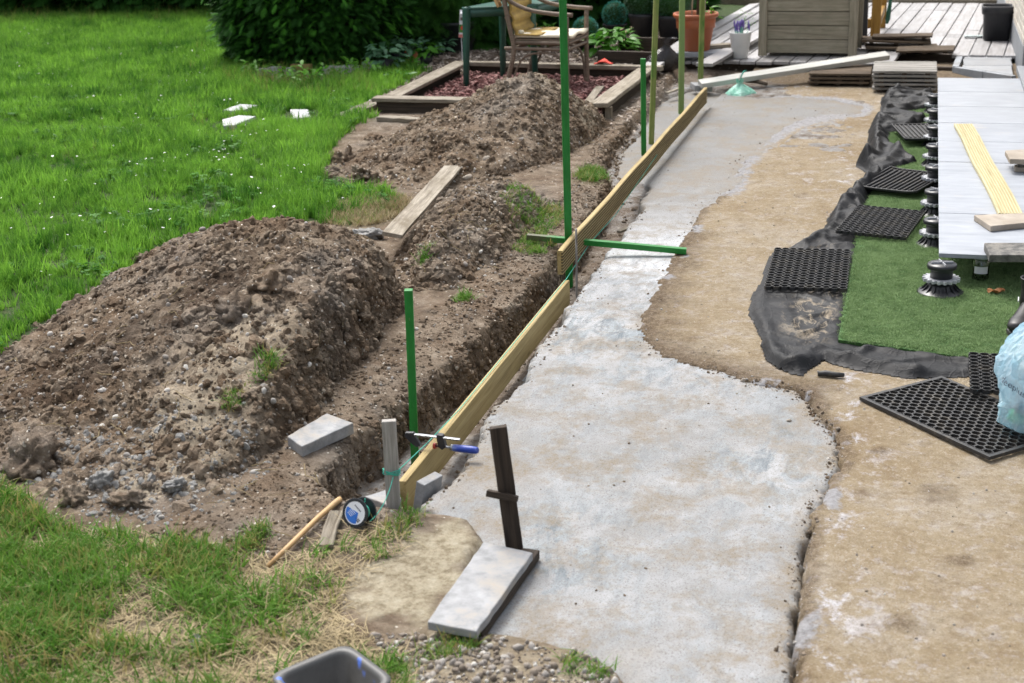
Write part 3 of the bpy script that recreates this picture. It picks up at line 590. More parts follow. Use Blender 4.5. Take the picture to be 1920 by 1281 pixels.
def inview(x, y, z=0, m=60):
    p = np.stack([x, y, np.zeros_like(x)+z-CAMH], -1); d = p @ _f; u_ = CX+FPX*(p @ _r)/d; v_ = CY-FPX*(p @ _u)/d
    return (d > .5) & (u_ > -m) & (u_ < 1920+m) & (v_ > -m-60) & (v_ < 1281+m*2)
def lay(x, y, off=0.0): return np.stack([x, y, topz(x, y)+off], -1)
def spin(n, tilt=.15): return np.stack([np.random.uniform(-tilt, tilt, n), np.random.uniform(-tilt, tilt, n), np.random.uniform(0, 6.283, n)], -1)
# ---------------------------------------------------------------- boards, posts and stakes along the trench
def board(name, p0, p1, w_, t_, mat, up=(0,0,1), parent=None, jit=.0, nseg=1, bw=.003, ends=None):
    "plank with its length on local x, w_ across, t_ thick; uneven edges when jit > 0"
    L = (Vector(p1)-Vector(p0)).length; v = []; f = []
    for i in range(nseg+1):
        x = L*i/nseg; j = [random.uniform(-jit, jit) for _ in range(4)]
        ex = 0
        for (b, e, k) in ((-1,-1,0),(1,-1,1),(1,1,2),(-1,1,3)):
            xe = x+(ends[k%2] if ends and i == nseg else 0)
            v.append((xe, b*w_/2+j[k]*.6, e*t_/2+j[(k+1)%4]*.5))
    for i in range(nseg):
        a = 4*i
        for k in range(4): f.append((a+k, a+4+k, a+4+(k+1)%4, a+(k+1)%4))
    f += [(0,1,2,3), (4*nseg+3, 4*nseg+2, 4*nseg+1, 4*nseg)]
    o = mesh(name, v, f, mat, parent); o.matrix_local = frame(p0, p1, up); bev(o, bw); return o
def grooved(name, p0, p1, w_, t_, mat, up, grooves=7, both=False, gd=.009):
    "deck board: a row of grooves on the +z face"
    L = (Vector(p1)-Vector(p0)).length; pr = [(-w_/2, -t_/2+.003), (-w_/2+.003, -t_/2), (w_/2-.003, -t_/2), (w_/2, -t_/2+.003), (w_/2, t_/2-.003), (w_/2-.003, t_/2)]
    m_ = .007; pit = (w_-2*m_)/grooves
    for g in range(grooves-1, -1, -1):
        a = -w_/2+m_+g*pit+pit*.22; b = -w_/2+m_+g*pit+pit*.70
        pr += [(b+.0012, t_/2), (b, t_/2-gd), (a, t_/2-gd), (a-.0012, t_/2)]
    pr += [(-w_/2+.003, t_/2), (-w_/2, t_/2-.003)]
    n = len(pr); ns = max(2, int(L/.35)); v = []; f = []
    for i in range(ns+1):
        bow = .004*math.sin(i*1.7)
        for (y, z) in pr: v.append((L*i/ns, y+bow, z))
    for i in range(ns):
        for k in range(n): f.append((i*n+k, (i+1)*n+k, (i+1)*n+(k+1)%n, i*n+(k+1)%n))
    f += [tuple(range(n)), tuple(ns*n+k for k in range(n-1, -1, -1))]
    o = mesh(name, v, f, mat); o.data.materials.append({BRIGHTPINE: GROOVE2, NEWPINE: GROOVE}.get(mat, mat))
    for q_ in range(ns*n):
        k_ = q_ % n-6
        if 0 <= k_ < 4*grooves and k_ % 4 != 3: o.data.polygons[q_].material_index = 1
    o.matrix_local = frame(p0, p1, up); return o
bd = board('formwork_board', (-1.606,4.10,-.030), (-1.606,6.47,-.030), .122, .028, NEWPINE, (1,0,0), None, .0012, 10)
T(bd, 'smooth pale timber board on edge in the near half of the trench', 'board')
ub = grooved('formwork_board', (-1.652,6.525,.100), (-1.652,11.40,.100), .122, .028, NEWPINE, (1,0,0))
T(ub, 'long grooved decking board on edge along the far half of the trench', 'board')
def stake(name, base, top, w_, mat, label, cat='post', group=None, rot=.3, jit=.0008, tw=None):
    o = board(name, base, top, w_, tw or w_, mat, (math.cos(rot), math.sin(rot), .02), None, jit, 6, .0025); T(o, label, cat, group); return o
GP = 'green posts holding the formwork'
def vtop(px, py, z, py2, px2=None):
    b = P(px, py, z); d0 = (_f+_r*((px2 or px)-CX)/FPX-_u*(py2-CY)/FPX)
    t = b.y/d0[1]; return b, Vector((d0[0]*t, b.y, CAMH+d0[2]*t))
b, t = vtop(778,858,-.10,543,766); stake('green_post', b-(t-b)*.2, t, .030, GREENPAINT, 'short bright green post clamped to the near board end', 'post', GP)
b, t = vtop(1068,548,-.15,-260,1049); stake('green_post', b-(t-b)*.08, t, .036, GREENPAINT, 'tallest bright green post standing where the two boards meet', 'post', GP)
b, t = vtop(1207,292,-.02,110,1206); stake('green_post', b-(t-b)*.2, t, .034, GREENPAINT, 'short bright green post left of the mossy yellow pole', 'post', GP)
b, t = vtop(1221,272,-.02,-160,1236); stake('timber_pole', b-(t-b)*.1, t, .036, WORNGREEN, 'leaning yellow green mossy pole right beside the short green post', 'post', GP)
b, t = vtop(1277,214,-.02,-120,1280); stake('timber_pole', b-(t-b)*.1, t, .042, PALEGREEN, 'pale green pole in front of the left side of the terracotta pot', 'post', GP)
b, t = vtop(1313,168,-.02,-120,1320); stake('timber_pole', b-(t-b)*.1, t, .042, WORNGREEN, 'yellow green pole at the far end of the grooved board', 'post', GP)
a, c = P(988,444,.10), P(1287,471,.032); T(board('green_bar', a, c, .034, .030, GREENPAINT, (0,0,1), None, .0006, 6, .0025), 'bright green bar lying across the trench onto the concrete', 'bar')
b, t = vtop(1070,545,-.09,430,1072); T(board('thin_lath', b+Vector((.028,.01,-.05)), t+Vector((.02,.01,0)), .018, .010, GREYWOOD, (.8,.3,0), None, .0005, 3, .001), 'thin pale lath beside the tallest green post', 'lath')
b, t = vtop(739,966,.0,788,729); stake('wooden_stake', b-(t-b)*.3, t, .046, GREYWOOD, 'short grey wooden stake tied with teal twine', 'stake', None, .35+math.pi/2, .001, .024)
# dark stake with its nailed crosspiece
b, t = vtop(972,1036,.0,800,934); e = empty('wooden_stake', b); T(e, 'dark brown leaning stake with broken crosspiece behind the stone slab', 'stake')
o = board('stake_shaft', (0,0,-.12), t-b, .052, .024, DARKWOOD, (.35,-.9,0), e, .0012, 6, .002)
k = (t-b)*.48; o = board('crosspiece', k+Vector((-.062,-.022,.006)), k+Vector((.032,-.016,-.010)), .030, .020, DARKWOOD, (0,.3,1), e, .003, 5, .002)
# stones by the near board end
def slabstone(name, poly, z0, th, mat, label, parent=None, seg=0, cat='stone slab', group=None):
    "flat stone with rough outline from its corner points"
    pts = []
    for i in range(len(poly)):
        a_ = Vector(poly[i]); b_ = Vector(poly[(i+1)%len(poly)]); k_ = max(2, int((b_-a_).length/.03))
        for j in range(k_):
            q = a_.lerp(b_, j/k_); q += Vector((random.uniform(-.002,.002), random.uniform(-.002,.002))); pts.append(q)
    c_ = sum(pts, Vector((0,0)))/len(pts)
    mb = MB(); mb.prism([(p.x-c_.x, p.y-c_.y) for p in pts], -th, 0); o = mb.build(name, mat); o.location = (c_.x, c_.y, z0); bev(o, .004, 2)
    if label: T(o, label, cat, group)
    return o
def poly2(*px, z): return [tuple(P(a_, b_, z)[:2]) for a_, b_ in px]
q = at(590,815,.06); o = slabstone('stone_slab', poly2((537,810),(612,771),(662,786),(566,826),z=.115), .115, .045, STONE, 'pale cut stone lying on the dug soil left of the trench'); o.rotation_euler = (.05,.03,0); o.location.z = .10
o = slabstone('stone_slab', poly2((684,934),(735,912),(752,935),(742,958),z=.0), .0, .045, STONE, 'pale stone lying flat at the foot of the tied grey stake'); o.rotation_euler = (-.10,.02,0); o.location.z = .005
b = P(792,946,-.06); mb = MB(); mb.prism([(-.018,-.05),(.018,-.05),(.018,.05),(-.018,.05)], 0, .135); o = mb.build('stone_slab', STONE); bev(o, .003)
o.location = (-1.535,4.115,-.085); o.rotation_euler = (-.02,.20,-.35); T(o, 'pale stone standing upright against the near board end', 'stone slab')
# slab on dark timber in the foreground
zt = .062; pl = poly2((906,1016),(1000,1036),(893,1184),(800,1166),z=zt); slabstone('stone_slab', pl, zt, .026, STONE, 'large pale stone slab lying in front of the dark stake')
a, c = P(1000,1044,.02), P(896,1190,.02); T(board('timber_bearer', a+Vector((-.012,.02,0)), c+Vector((-.012,-.004,0)), .055, .030, DARKWOOD, (0,0,1), None, .002, 8, .002), 'dark split timber under the right edge of the stone slab', 'timber')
# clamp on the board
cl = empty('bar_clamp', (-1.60,4.385,.052)); T(cl, 'small bar clamp with blue handle on the near board', 'clamp')
MET = simple('clamp_steel', (.30,.31,.33), (.42,.43,.45), 40, .35, .1, .0005, Metallic=1.0); BLK = simple('clamp_black', (.015,.016,.02), (.03,.03,.036), 40, .45, .1, .0005)
BLU = simple('clamp_blue', (.012,.035,.26), (.02,.06,.36), 30, .4, .1, .0005, (1,1,1), (.25,.3,.45)); RED = simple('clamp_red', (.35,.03,.02), (.4,.05,.03), 30, .5, .05, .0005)
mb = MB(); mb.bar((-.075,.0,.028), (.115,-.012,.026), .013, .006); bev(mb.build('clamp_bar', MET, cl), .001)
mb = MB(); mb.prism([(-.092,.034),(-.060,.036),(-.055,.022),(-.035,-.012),(-.050,-.020),(-.072,-.006),(-.094,.018)], -.008, .008, Matrix(((1,0,0,0),(0,0,1,0),(0,1,0,0),(0,0,0,1)))); bev(mb.build('fixed_jaw', BLK, cl), .002)
mb = MB(); mb.prism([(.028,.040),(.052,.038),(.056,.020),(.062,-.006),(.048,-.018),(.034,-.008),(.030,.014)], -.011, .011, Matrix(((1,0,0,0),(0,0,1,-.006),(0,1,0,0),(0,0,0,1)))); bev(mb.build('sliding_jaw', BLK, cl), .002)
mb = MB(); mb.tube([(.020,-.006,-.008),(.090,-.014,-.006)], .0045, 10); mb.build('screw_rod', MET, cl, True)
mb = MB(); mb.tube([(.014,-.006,-.008),(.022,-.007,-.008)], .011, 14); mb.build('pressure_pad', RED, cl, False)
mb = MB(); mb.tube([(.088,-.014,-.006),(.092,-.0145,-.006),(.155,-.022,-.004),(.180,-.0255,-.0035),(.184,-.026,-.003)], [.010,.0125,.0135,.0125,.010], 14); mb.build('handle', BLU, cl, True)
mb = MB(); mb.tube([(.080,-.013,-.006),(.089,-.014,-.006)], .0115, 14); mb.build('ferrule', MET, cl, True)
# twine: along the boards, round the stake, to the reel
def twine(name, pts, label, r=.0016):
    o = MB().tube(pts, r, 6).build(name, TEALSTRING, None, True); T(o, label, 'twine'); return o
sb_, st_ = vtop(739,966,.0,788,729); kx = sb_.lerp(st_, .47)
def atx(px, py, x_):
    d = _f+_r*(px-CX)/FPX-_u*(py-CY)/FPX; t = x_/d[0]; return Vector((x_, d[1]*t, CAMH+d[2]*t))
far = atx(1232,290,-1.634); k1 = kx+Vector((.022,.0,.004)); pts = [k1, atx(800,832,-1.607), atx(863,766,-1.606), atx(950,660,-1.604), atx(1062,523,-1.598), atx(1107,455,-1.630), atx(1155,402,-1.632), far]
twine('twine', pts, 'taut teal twine stretched along the boards from the grey stake', .0017)
sp = at(676,985,.03); 
mb = MB()
for j in range(4):
    mb.tube([kx+Vector((.029*math.cos(a_), .020*math.sin(a_), .004*j-.006+.003*math.sin(3*a_+j))) for a_ in np.linspace(0, 6.283, 14)], .0017, 5)
T(mb.build('twine_knot', TEALSTRING, None, True), 'teal twine wound around the grey stake', 'twine')
s0 = kx+Vector((.012,-.02,-.01)); s1 = Vector((sp.x+.035, sp.y-.01, sp.z+.02)); mid = (s0+s1)/2+Vector((.022,-.02,-.02))
twine('twine', [s0.lerp(mid, i/8).lerp(mid.lerp(s1, i/8), i/8) for i in range(9)], 'loose teal twine hanging from the stake down to the reel')
# reel of twine
rl = empty('twine_reel', (sp.x, sp.y, sp.z+.045)); rl.rotation_euler = (math.radians(-20), math.radians(8), math.radians(-14)); T(rl, 'black reel of teal twine with blue and white label', 'reel')
RY = Matrix.Rotation(math.pi/2, 4, 'X')
def disc(name, r, y0, y1, mat, n=40, parent=None, hole=0):
    mb = MB(); pr = [(r-.002, y0), (r, y0+.001), (r, y1-.001), (r-.002, y1)]; mb.lathe([(0.0, y0)]+pr+[(0.0, y1)], n); o = mb.build(name, mat, parent); 
    for q_ in o.data.vertices: q_.co = Vector((q_.co.x, -q_.co.z, q_.co.y))
    return o
disc('flange', .047, .022, .027, BLACKPLASTIC, 40, rl); disc('flange', .047, -.027, -.022, BLACKPLASTIC, 40, rl)
mb = MB()
for k in range(16):
    y = -.020+k*.0027; mb.tube([((.024+.0012*math.sin(k*2.1))*math.cos(a_), y+.003*math.sin(a_+k), (.024+.0012*math.cos(k*3))*math.sin(a_)) for a_ in np.linspace(0, 6.283, 22)], .0018, 5, False)
mb.tube([(0,.012,.024),(.004,.010,.040),(.002,.008,.046)], .0017, 5); mb.tube([(-.01,-.004,.022),(-.022,.0,.032),(-.034,.006,.030)], .0017, 5)
mb.build('wound_twine', TEALSTRING, rl, True); disc('core', .0222, -.0215, .0215, TEALSTRING, 24, rl)
LABW = simple('label_white', (.70,.71,.74), (.76,.77,.8), 60, .5, .02, .0002); LABB = simple('label_blue', (.02,.14,.55), (.03,.18,.62), 60, .45, .02, .0002); LABK = simple('label_print', (.03,.03,.04), (.05,.05,.06), 60, .6, .02, .0002)
lb = disc('paper_label', .0365, .0272, .0278, LABW, 40, rl)      # on the flange that faces the viewer
for q_ in lb.data.vertices: q_.co.y = -abs(q_.co.y) if True else 0
blu = []; R_ = .0335
for a_ in np.linspace(math.radians(158), math.radians(292), 16): blu.append((R_*math.cos(a_), R_*math.sin(a_)))
mb = MB(); mb.prism([(x_, z_) for x_, z_ in blu]+[(.012,.004)], .0279, .0283, Matrix(((1,0,0,0),(0,0,-1,0),(0,1,0,0),(0,0,0,1)))); mb.build('blue_field', LABB, lb)
mb = MB(); fm = Matrix(((1,0,0,0),(0,0,-1,0),(0,1,0,0),(0,0,0,1)))
rt = Matrix.Rotation(math.radians(-28), 4, 'Z')
def bit(x_, z_, w_, h_, y_=.0280):
    c_ = [rt @ Vector((x_+a_*w_/2, z_+b_*h_/2, 0)) for a_, b_ in ((-1,-1),(1,-1),(1,1),(-1,1))]; mb.prism([(q_.x, q_.y) for q_ in c_], y_, y_+.0003, fm)
for k in range(6): bit(-.016+.0052*k, .0185, .0036, .0042)
for k in range(3): bit(.0245, -.004-.0042*k, .011, .0026)
bit(.0135,-.008,.004,.003)
mb.build('printing', LABK, lb)
mb = MB(); rt = Matrix.Rotation(math.radians(-28), 4, 'Z')
for k in range(4): bit(-.008-.001*k, .001-.0058*k, .024-.002*k, .0016, .0284)
bit(-.022,.004,.004,.003,.0284)
mb.build('printing', LABW, lb)
# stick, short grey board, black strip
a, c = at(503,1068,.02), at(632,948,.05); o = MB().tube([a+Vector((0,0,.012)), a.lerp(c,.3)+Vector((.003,0,.016)), a.lerp(c,.7)+Vector((-.002,0,.016)), c+Vector((0,0,.014)), c+(c-a)*.05+Vector((0,0,.013))], [.0065,.0085,.0085,.010,.009], 10).build('wooden_stick', simple('stick_wood', (.40,.24,.10), (.52,.34,.16), 12, .6, .2, .001, (1,1,1), (.2,.13,.07)), None, True)
T(o, 'thin light brown wooden stick lying on the bare soil', 'stick')
a, c = at(612,1033,.02), at(632,970,.03); T(grooved('timber_offcut', a+Vector((0,0,.014)), c+Vector((0,0,.018)), .045, .016, OLDWOOD, (0,0,1), 7, gd=.0016), 'short weathered grooved offcut beside the twine reel', 'offcut')
a, c = P(740,452,.16), at(850,323,.2)
pk = board('plank', Vector((a.x-.012, a.y, a.z+.03)), Vector((c.x, c.y, c.z+.03)), .105, .022, OLDWOOD, (.18,0,1), None, .003, 12, .003, (-.05,.06)); T(pk, 'weathered grey plank lying on the low soil heap', 'plank')
# plastic tub at the very front
q = P(645,1278,.0); tub = empty('mortar_bucket', (-1.30,2.765,.012), math.radians(-36)); T(tub, 'black square mortar bucket with blue paint smears, cropped by the lower edge', 'bucket')
def m_tub():
    M = Mt('tub_plastic'); o_ = M.obj(); n = M.noise(o_, 16, 5, .7); c_ = M.ramp(n, [(.3, (.030,.029,.027)), (.7, (.055,.053,.049))])
    z_ = M.n('ShaderNodeSeparateXYZ'); M.L(o_, z_.inputs[0])
    k_ = M.math('MULTIPLY', M.ramp(M.noise(M.scl(o_, (1,1,.45)), 18, 4, .6), [(.64, 0.0), (.69, 1.0)]), M.ramp(z_.outputs[2], [(.09, 0.0), (.118, 1.0)]))
    c_ = M.mix(M.math('MULTIPLY', M.ramp(z_.outputs[2], [(.116, 0.0), (.120, 1.0)]), .75), c_, (.10,.10,.098))
    return M.out(M.mix(k_, c_, (.05,.13,.50)), .5, M.bump(n, .2, .002))
mb = MB(); pr = [(.075,.0),(.098,.118),(.112,.120),(.113,.127),(.100,.1275),(.094,.122),(.072,.006),(0.0,.006)]
mb.lathe([(0.0,0.0)]+[(a_*1.02, b_) for a_, b_ in pr], 64, sq=7); mb.build('tub_body', m_tub(), tub, True)
mb = MB(); mb.lathe([(0.0,.028),(.05,.027),(.078,.024)], 48, sq=7); mb.build('cement_residue', simple('cement_residue', (.035,.033,.03), (.07,.067,.06), 20, .9, .5, .006), tub, True)
# ---------------------------------------------------------------- turf, fabric, mats and the tiled terrace on pedestals
FAB = m_fabric()
FABPOLY = W((1655,184),(1700,168),(1750,170),(1760,215),(1700,222),(1745,240),(1700,262),(1660,262),(1690,300),(1725,318),(1660,338),(1652,345),(1668,352),(1640,372),(1625,395),(1622,420),(1610,455),(1600,520),(1592,590),(1582,652),(1620,662),(1700,672),(1830,688),(1835,712),(1760,714),(1700,716),(1640,706),(1560,690),(1545,682),(1515,700),(1500,712),(1462,700),(1440,680),(1432,650),(1424,622),(1407,598),(1415,560),(1425,545),(1450,480),(1495,466),(1545,440),(1560,405),(1590,375),(1618,345),(1640,335),(1606,318),(1612,308),(1632,310),(1628,290),(1632,245),(1652,215))
fx = np.arange(-.80, .45, .009); fy = np.arange(5.25, 11.9, .011); X, Y = np.meshgrid(fx, fy)
sd = polysd(X, Y, FABPOLY)+.012*fbm(X, Y, 8, 3, 100)
inn = sstep(.0, -.06, sd)
wr = np.abs(fbm(X+.05*fbm(X,Y,3,2,103), Y*.45, 6, 4, 101))*1.0; wr2 = np.abs(fbm(X*.5, Y+.05*fbm(X,Y,3,2,104), 9, 4, 102))
rg = 1-np.abs(fbm(X+.10*fbm(X,Y,4,2,107), Y*.5, 5, 3, 108)); rg2 = 1-np.abs(fbm(X*.6, Y+.08*fbm(X,Y,4,2,109), 7, 3, 110))
rg = 1-np.abs(fbm(X+.10*fbm(X,Y,4,2,107), Y*.5, 3, 2, 108)); rg2 = 1-np.abs(fbm(X*.6, Y+.08*fbm(X,Y,4,2,109), 4, 2, 110))
FZ = .016+.045*sstep(7.55, 7.9, Y)*inn+np.where(Y > 7.6, .012, .004)*(wr+wr2)*inn*.9+np.where(Y > 7.4, .030, .014)*np.maximum(sstep(.86,1,rg)**.8, .8*sstep(.88,1,rg2)**.8)*inn+.006*inn
FZ = FZ+.006*sstep(-.07, -.02, sd)*sstep(.0, -.02, sd)
for line, h_, w_ in ((W((1440,660),(1470,700),(1500,690),(1530,668)), .034, .040), (W((1500,700),(1560,680),(1640,695),(1720,708)), .028, .034), (W((1424,600),(1440,650)), .014, .03), (W((1545,672),(1640,668),(1740,682),(1830,694)), .020, .018),
      (W((1640,230),(1640,300),(1625,315)), .05, .04), (W((1690,300),(1660,325),(1610,315)), .045, .035), (W((1720,250),(1660,250)), .05, .04), (W((1700,185),(1655,200)), .05, .05), (W((1650,345),(1600,385),(1560,430)), .045, .04), (W((1560,440),(1500,470)), .02, .03)):
    d_ = linesd(X, Y, line)+.01*fbm(X, Y, 14, 3, 105); FZ = FZ+h_*np.exp(-(d_/w_)**2)*(.7+.6*fbm(X, Y, 7, 2, 106))
FZ = FZ-.008+sz(X, Y)
t_ = sstep(-.012, .02, sd); FZ = FZ*(1-t_)+(sz(X, Y)+.002)*t_
spill = np.clip(sstep(.17, .04, np.hypot((X-P(1530,605).x), (Y-P(1530,605).y)*.42)-.03)+.35*sstep(.14, .0, np.hypot(X-P(1545,480).x, (Y-P(1545,480).y)*.5)), 0, 1)*sstep(-.02, -.10, sd)
fab = gridmesh('ground_fabric', fx, fy, FZ, FAB, sd < .005, (spill,)); T(fab, 'crumpled black ground fabric folded back along the artificial turf', 'fabric')
fz = sampler(fx, fy, FZ)
# artificial turf
TP = [(-.268,5.775),(.33,5.63),(.95,5.60),(.95,11.5),(-.14,11.5),(-.20,9.6),(-.272,7.6)]
tx = np.arange(-.3, 1.0, .03); ty = np.arange(5.5, 11.6, .03); X, Y = np.meshgrid(tx, ty); TZ = np.maximum(sz(X, Y), .015)+.014
M_ = Mt('turf_backing'); p_ = M_.pos(); TB = M_.out(M_.ramp(M_.noise(p_, 60, 5, .7), [(.3, (.015,.055,.010)), (.7, (.05,.13,.025))]), .9)
tf = mesh('artificial_turf', [(x_, y_, z_) for (x_, y_) in TP for z_ in (.018, .044)], [tuple(range(1,14,2)), tuple(range(12,-1,-2))]+[(2*i, 2*((i+1)%7), 2*((i+1)%7)+1, 2*i+1) for i in range(7)], TB)
T(tf, 'green artificial turf laid under the raised grey tiles', 'artificial turf')
FAKE = leafmat('artificial_blade', (.115,.20,.072), (.25,.36,.16), .25, .6, 9, None, .2)
tfp = proto('turf_protos', [blades(60, .008, .016, .0020, .024, FAKE, 1.1, 2, .3) for i in range(5)])
x_, y_ = inpoly(TP, 30000); k_ = polysd(x_, y_, TP) < -.012; x_ = x_[k_]; y_ = y_[k_]
ST(scatter('turf_pile', np.stack([x_, y_, np.full(len(x_), .043)], -1), tfp, spin(len(x_), .2), np.random.uniform(.8, 1.25, len(x_)), tf))
# mats
def cellmat(name, corner, ux, uy, nx_, ny_, mat, label, hexa=False, border=0.0, h_=.018, wall=.0028, z_=.03, bare=False):
    "open-cell rubber mat: a ring of walls per cell; corner, ux, uy span it in the plane"
    O = Vector(corner); U = Vector(ux); V_ = Vector(uy); mb = MB(); lu, lv = U.length, V_.length; U.normalize(); V_.normalize()
    cw = (lu-2*border)/nx_; ch = (lv-2*border)/ny_; M4 = []
    ns = 6 if hexa else 8
    for j in range(ny_):
        for i in range(nx_ - (1 if hexa and j % 2 else 0)):
            cx_ = border+cw*(i+.5+(.5 if hexa and j % 2 else 0)); cy_ = border+ch*(j+.5)
            ro = []; ri = []
            for k in range(ns):
                if hexa: a_ = math.pi/3*k+math.pi/6; ex, ey = math.cos(a_)*cw*.575, math.sin(a_)*ch*.665
                else:
                    a_ = math.pi/4*k+math.pi/8; ex, ey = math.cos(a_)*cw*.53, math.sin(a_)*ch*.50; ex = max(-cw*.47, min(cw*.47, ex*1.05)); 
                ro.append((cx_+ex, cy_+ey)); sc_ = 1-wall/(.5*min(cw, ch)); ri.append((cx_+ex*sc_, cy_+ey*sc_))
            b0 = len(mb.v); v = [(*p_, 0) for p_ in ro]+[(*p_, h_) for p_ in ro]+[(*p_, h_) for p_ in ri]+[(*p_, 0) for p_ in ri]; f = []
            for k in range(ns):
                n_ = (k+1) % ns
                f += [(k, n_, ns+n_, ns+k), (ns+k, ns+n_, 2*ns+n_, 2*ns+k), (2*ns+k, 2*ns+n_, 3*ns+n_, 3*ns+k)]
            mb.add(v, f)
            if not hexa and i < nx_-1: mb.box((cx_+cw/2, cy_, h_*.45), (cw*.16, ch*.16, h_*.8))
    if border:
        for (x0, y0, x1, y1) in ((0,0,lu,border),(0,lv-border,lu,lv),(0,border,border,lv-border),(lu-border,border,lu,lv-border)):
            mb.box(((x0+x1)/2, (y0+y1)/2, h_*.46), (x1-x0, y1-y0, h_*.92))
    o = mb.build(name, mat); N_ = U.cross(V_)
    o.matrix_local = Matrix(((U.x,V_.x,N_.x,O.x),(U.y,V_.y,N_.y,O.y),(U.z,V_.z,N_.z,O.z),(0,0,0,1))); T(o, label, 'mat'); return o
def P3(px, py, z=.03): return P(px, py, z)
def span(name, c00, c10, c01, *a, **k): return cellmat(name, c00, c10-c00, c01-c00, *a, **k)
span('drainage_mat', P3(1432,544,.046), P3(1588,550,.050), P3(1446,470,.050), 10, 16, BLACKRUBBER, 'square black cell mat lying on the fabric left of the turf')
span('drainage_mat', P3(1565,438,.066), P3(1699,452,.060), P3(1607,389,.085), 10, 15, BLACKRUBBER, 'black cell mat lying skewed across the turf edge')
span('drainage_mat', P3(1818,738,.050), P3(1905,742,.050), P3(1828,668,.050), 4, 11, BLACKRUBBER, 'small black cell mat half hidden behind the blue bag')
A_ = P3(1611,750,.021); dC = Vector((.452,-.478,.0)); dB = Vector((.300,.284,.0))
hm = cellmat('door_mat', A_, dC, dB, 16, 14, BLACKRUBBER, 'large black honeycomb door mat under the blue bag', True, .016, .014, .0022)
MAT2 = simple('ribbed_rubber', (.013,.013,.014), (.024,.024,.025), 40, .6, .2, .001)
def ribmat(name, c, lx, ly, rz, n, label, curl=0.0, round_=False):
    e_ = empty(name, c, rz); T(e_, label, 'mat'); base = MB(); v = []; f = []; NX, NY = 14, 14
    def cv(x_, y_): return .035*curl*((max(0, abs(x_/lx)-.25)*2)**2)+.02*curl*max(0, y_/ly)**2
    for j in range(NY+1):
        for i in range(NX+1):
            u_, v_ = -1+2*i/NX, -1+2*j/NY
            if round_: u_, v_ = u_*math.sqrt(1-v_*v_*.42), v_*math.sqrt(1-u_*u_*.42)
            x_, y_ = u_*lx/2, v_*ly/2; v.append((x_, y_, cv(x_, y_)))
    f = [(j*(NX+1)+i, j*(NX+1)+i+1, (j+1)*(NX+1)+i+1, (j+1)*(NX+1)+i) for j in range(NY) for i in range(NX)]
    o = mesh('mat_base', v, f, MAT2, e_, True); sm = o.modifiers.new('thick', 'SOLIDIFY'); sm.thickness = .008
    mb = MB()
    for k in range(n):
        x_ = -lx/2*.86+lx*.86*k/(n-1); hy = ly/2*.9*(math.sqrt(max(.05, 1-(x_/(lx/2))**2*.8)) if round_ else 1)
        mb.tube([(x_, y_, cv(x_, y_)+.006) for y_ in np.linspace(-hy, hy, 9)], .0055, 6)
    mb.build('ribs', BLACKRUBBER, e_, True)
    mb = MB(); edge = [v[i] for i in range(NX+1)]+[v[(j+1)*(NX+1)-1] for j in range(1, NY+1)]+[v[NY*(NX+1)+i] for i in range(NX-1, -1, -1)]+[v[j*(NX+1)] for j in range(NY-1, -1, -1)]
    mb.tube([(a_[0], a_[1], a_[2]+.004) for a_ in edge], .006, 6); mb.build('rim', MAT2, e_, True)
ribmat('ribbed_mat', P(1693,340,.085), .36, .52, -.35, 11, 'ribbed black mat with curled up corner lying on the turf', 1.1, False)
ribmat('ribbed_mat', P(1718,248,.10), .24, .50, .2, 8, 'ribbed black mat poking out of the far fabric folds', .4)
# pedestals
GREYRING = GREYPLASTIC
def pedestal(loc, label, h_=.137):
    e_ = empty('tile_pedestal', loc); T(e_, label, 'pedestal', 'pedestals carrying the tiles')
    mb = MB(); mb.lathe([(0.0,0.0),(.104,0.0),(.105,.004),(.098,.008),(.070,.020),(.058,.036),(.055,.048),(0.0,.048)], 40); bs = mb.build('base', BLACKPLASTIC, e_, True)
    mb = MB()
    for k in range(16):
        a_ = 2*math.pi*k/16; mb.add([(math.cos(a_+s_)*r_, math.sin(a_+s_)*r_, z_) for s_ in (-.02,.02) for r_, z_ in ((.056,.008),(.092,.010),(.060,.044))], [(0,1,2),(5,4,3),(0,3,4,1),(1,4,5,2),(2,5,3,0)])
    mb.build('rib', BLACKPLASTIC, bs)
    mb = MB(); n = 18; pr = []
    for k in range(n*4):
        a_ = 2*math.pi*k/(n*4); r_ = .084 if (k % 4) < 2 else .070; pr.append((r_*math.cos(a_), r_*math.sin(a_)))
    mb.prism(pr, .058, .072); mb.build('adjusting_ring', GREYRING, e_)
    mb = MB(); mb.lathe([(.050,.046),(.050,.108),(.052,.112),(.064,.115),(.066,.119),(.066,.130),(.063,h_),(0.0,h_)], 36); mb.build('column', BLACKPLASTIC, e_, True)
    mb = MB()
    for k in range(4): a_ = math.pi/2*k+.3; mb.bar((.004*math.cos(a_), .004*math.sin(a_), h_+.004), (.05*math.cos(a_), .05*math.sin(a_), h_+.004), .004, .010)
    mb.build('spacer_tab', GREYPLASTIC, e_); return e_
yy = [6.70,7.38,8.02,8.64,9.26,9.88,10.50,11.12]; zt0 = .046
ORD = ['nearest', 'second', 'third', 'fourth', 'fifth', 'sixth', 'seventh', 'farthest']
pd0 = pedestal((P(1763,548,zt0).x, P(1763,548,zt0).y, zt0), 'black tile pedestal standing free in front of the tile corner')
for i, y_ in enumerate(yy[1:]): dup(pd0, (.122, y_-.03, zt0-.006), .4*i, '%s black pedestal counted from the viewer under the left tile edge' % ORD[i+1])
for i, y_ in enumerate((7.40,8.64,9.88)): dup(pd0, (.70, y_, zt0-.006), .5*i, 'black pedestal under the wall side of the tiles, %s one' % ('nearest','middle','farthest')[i])
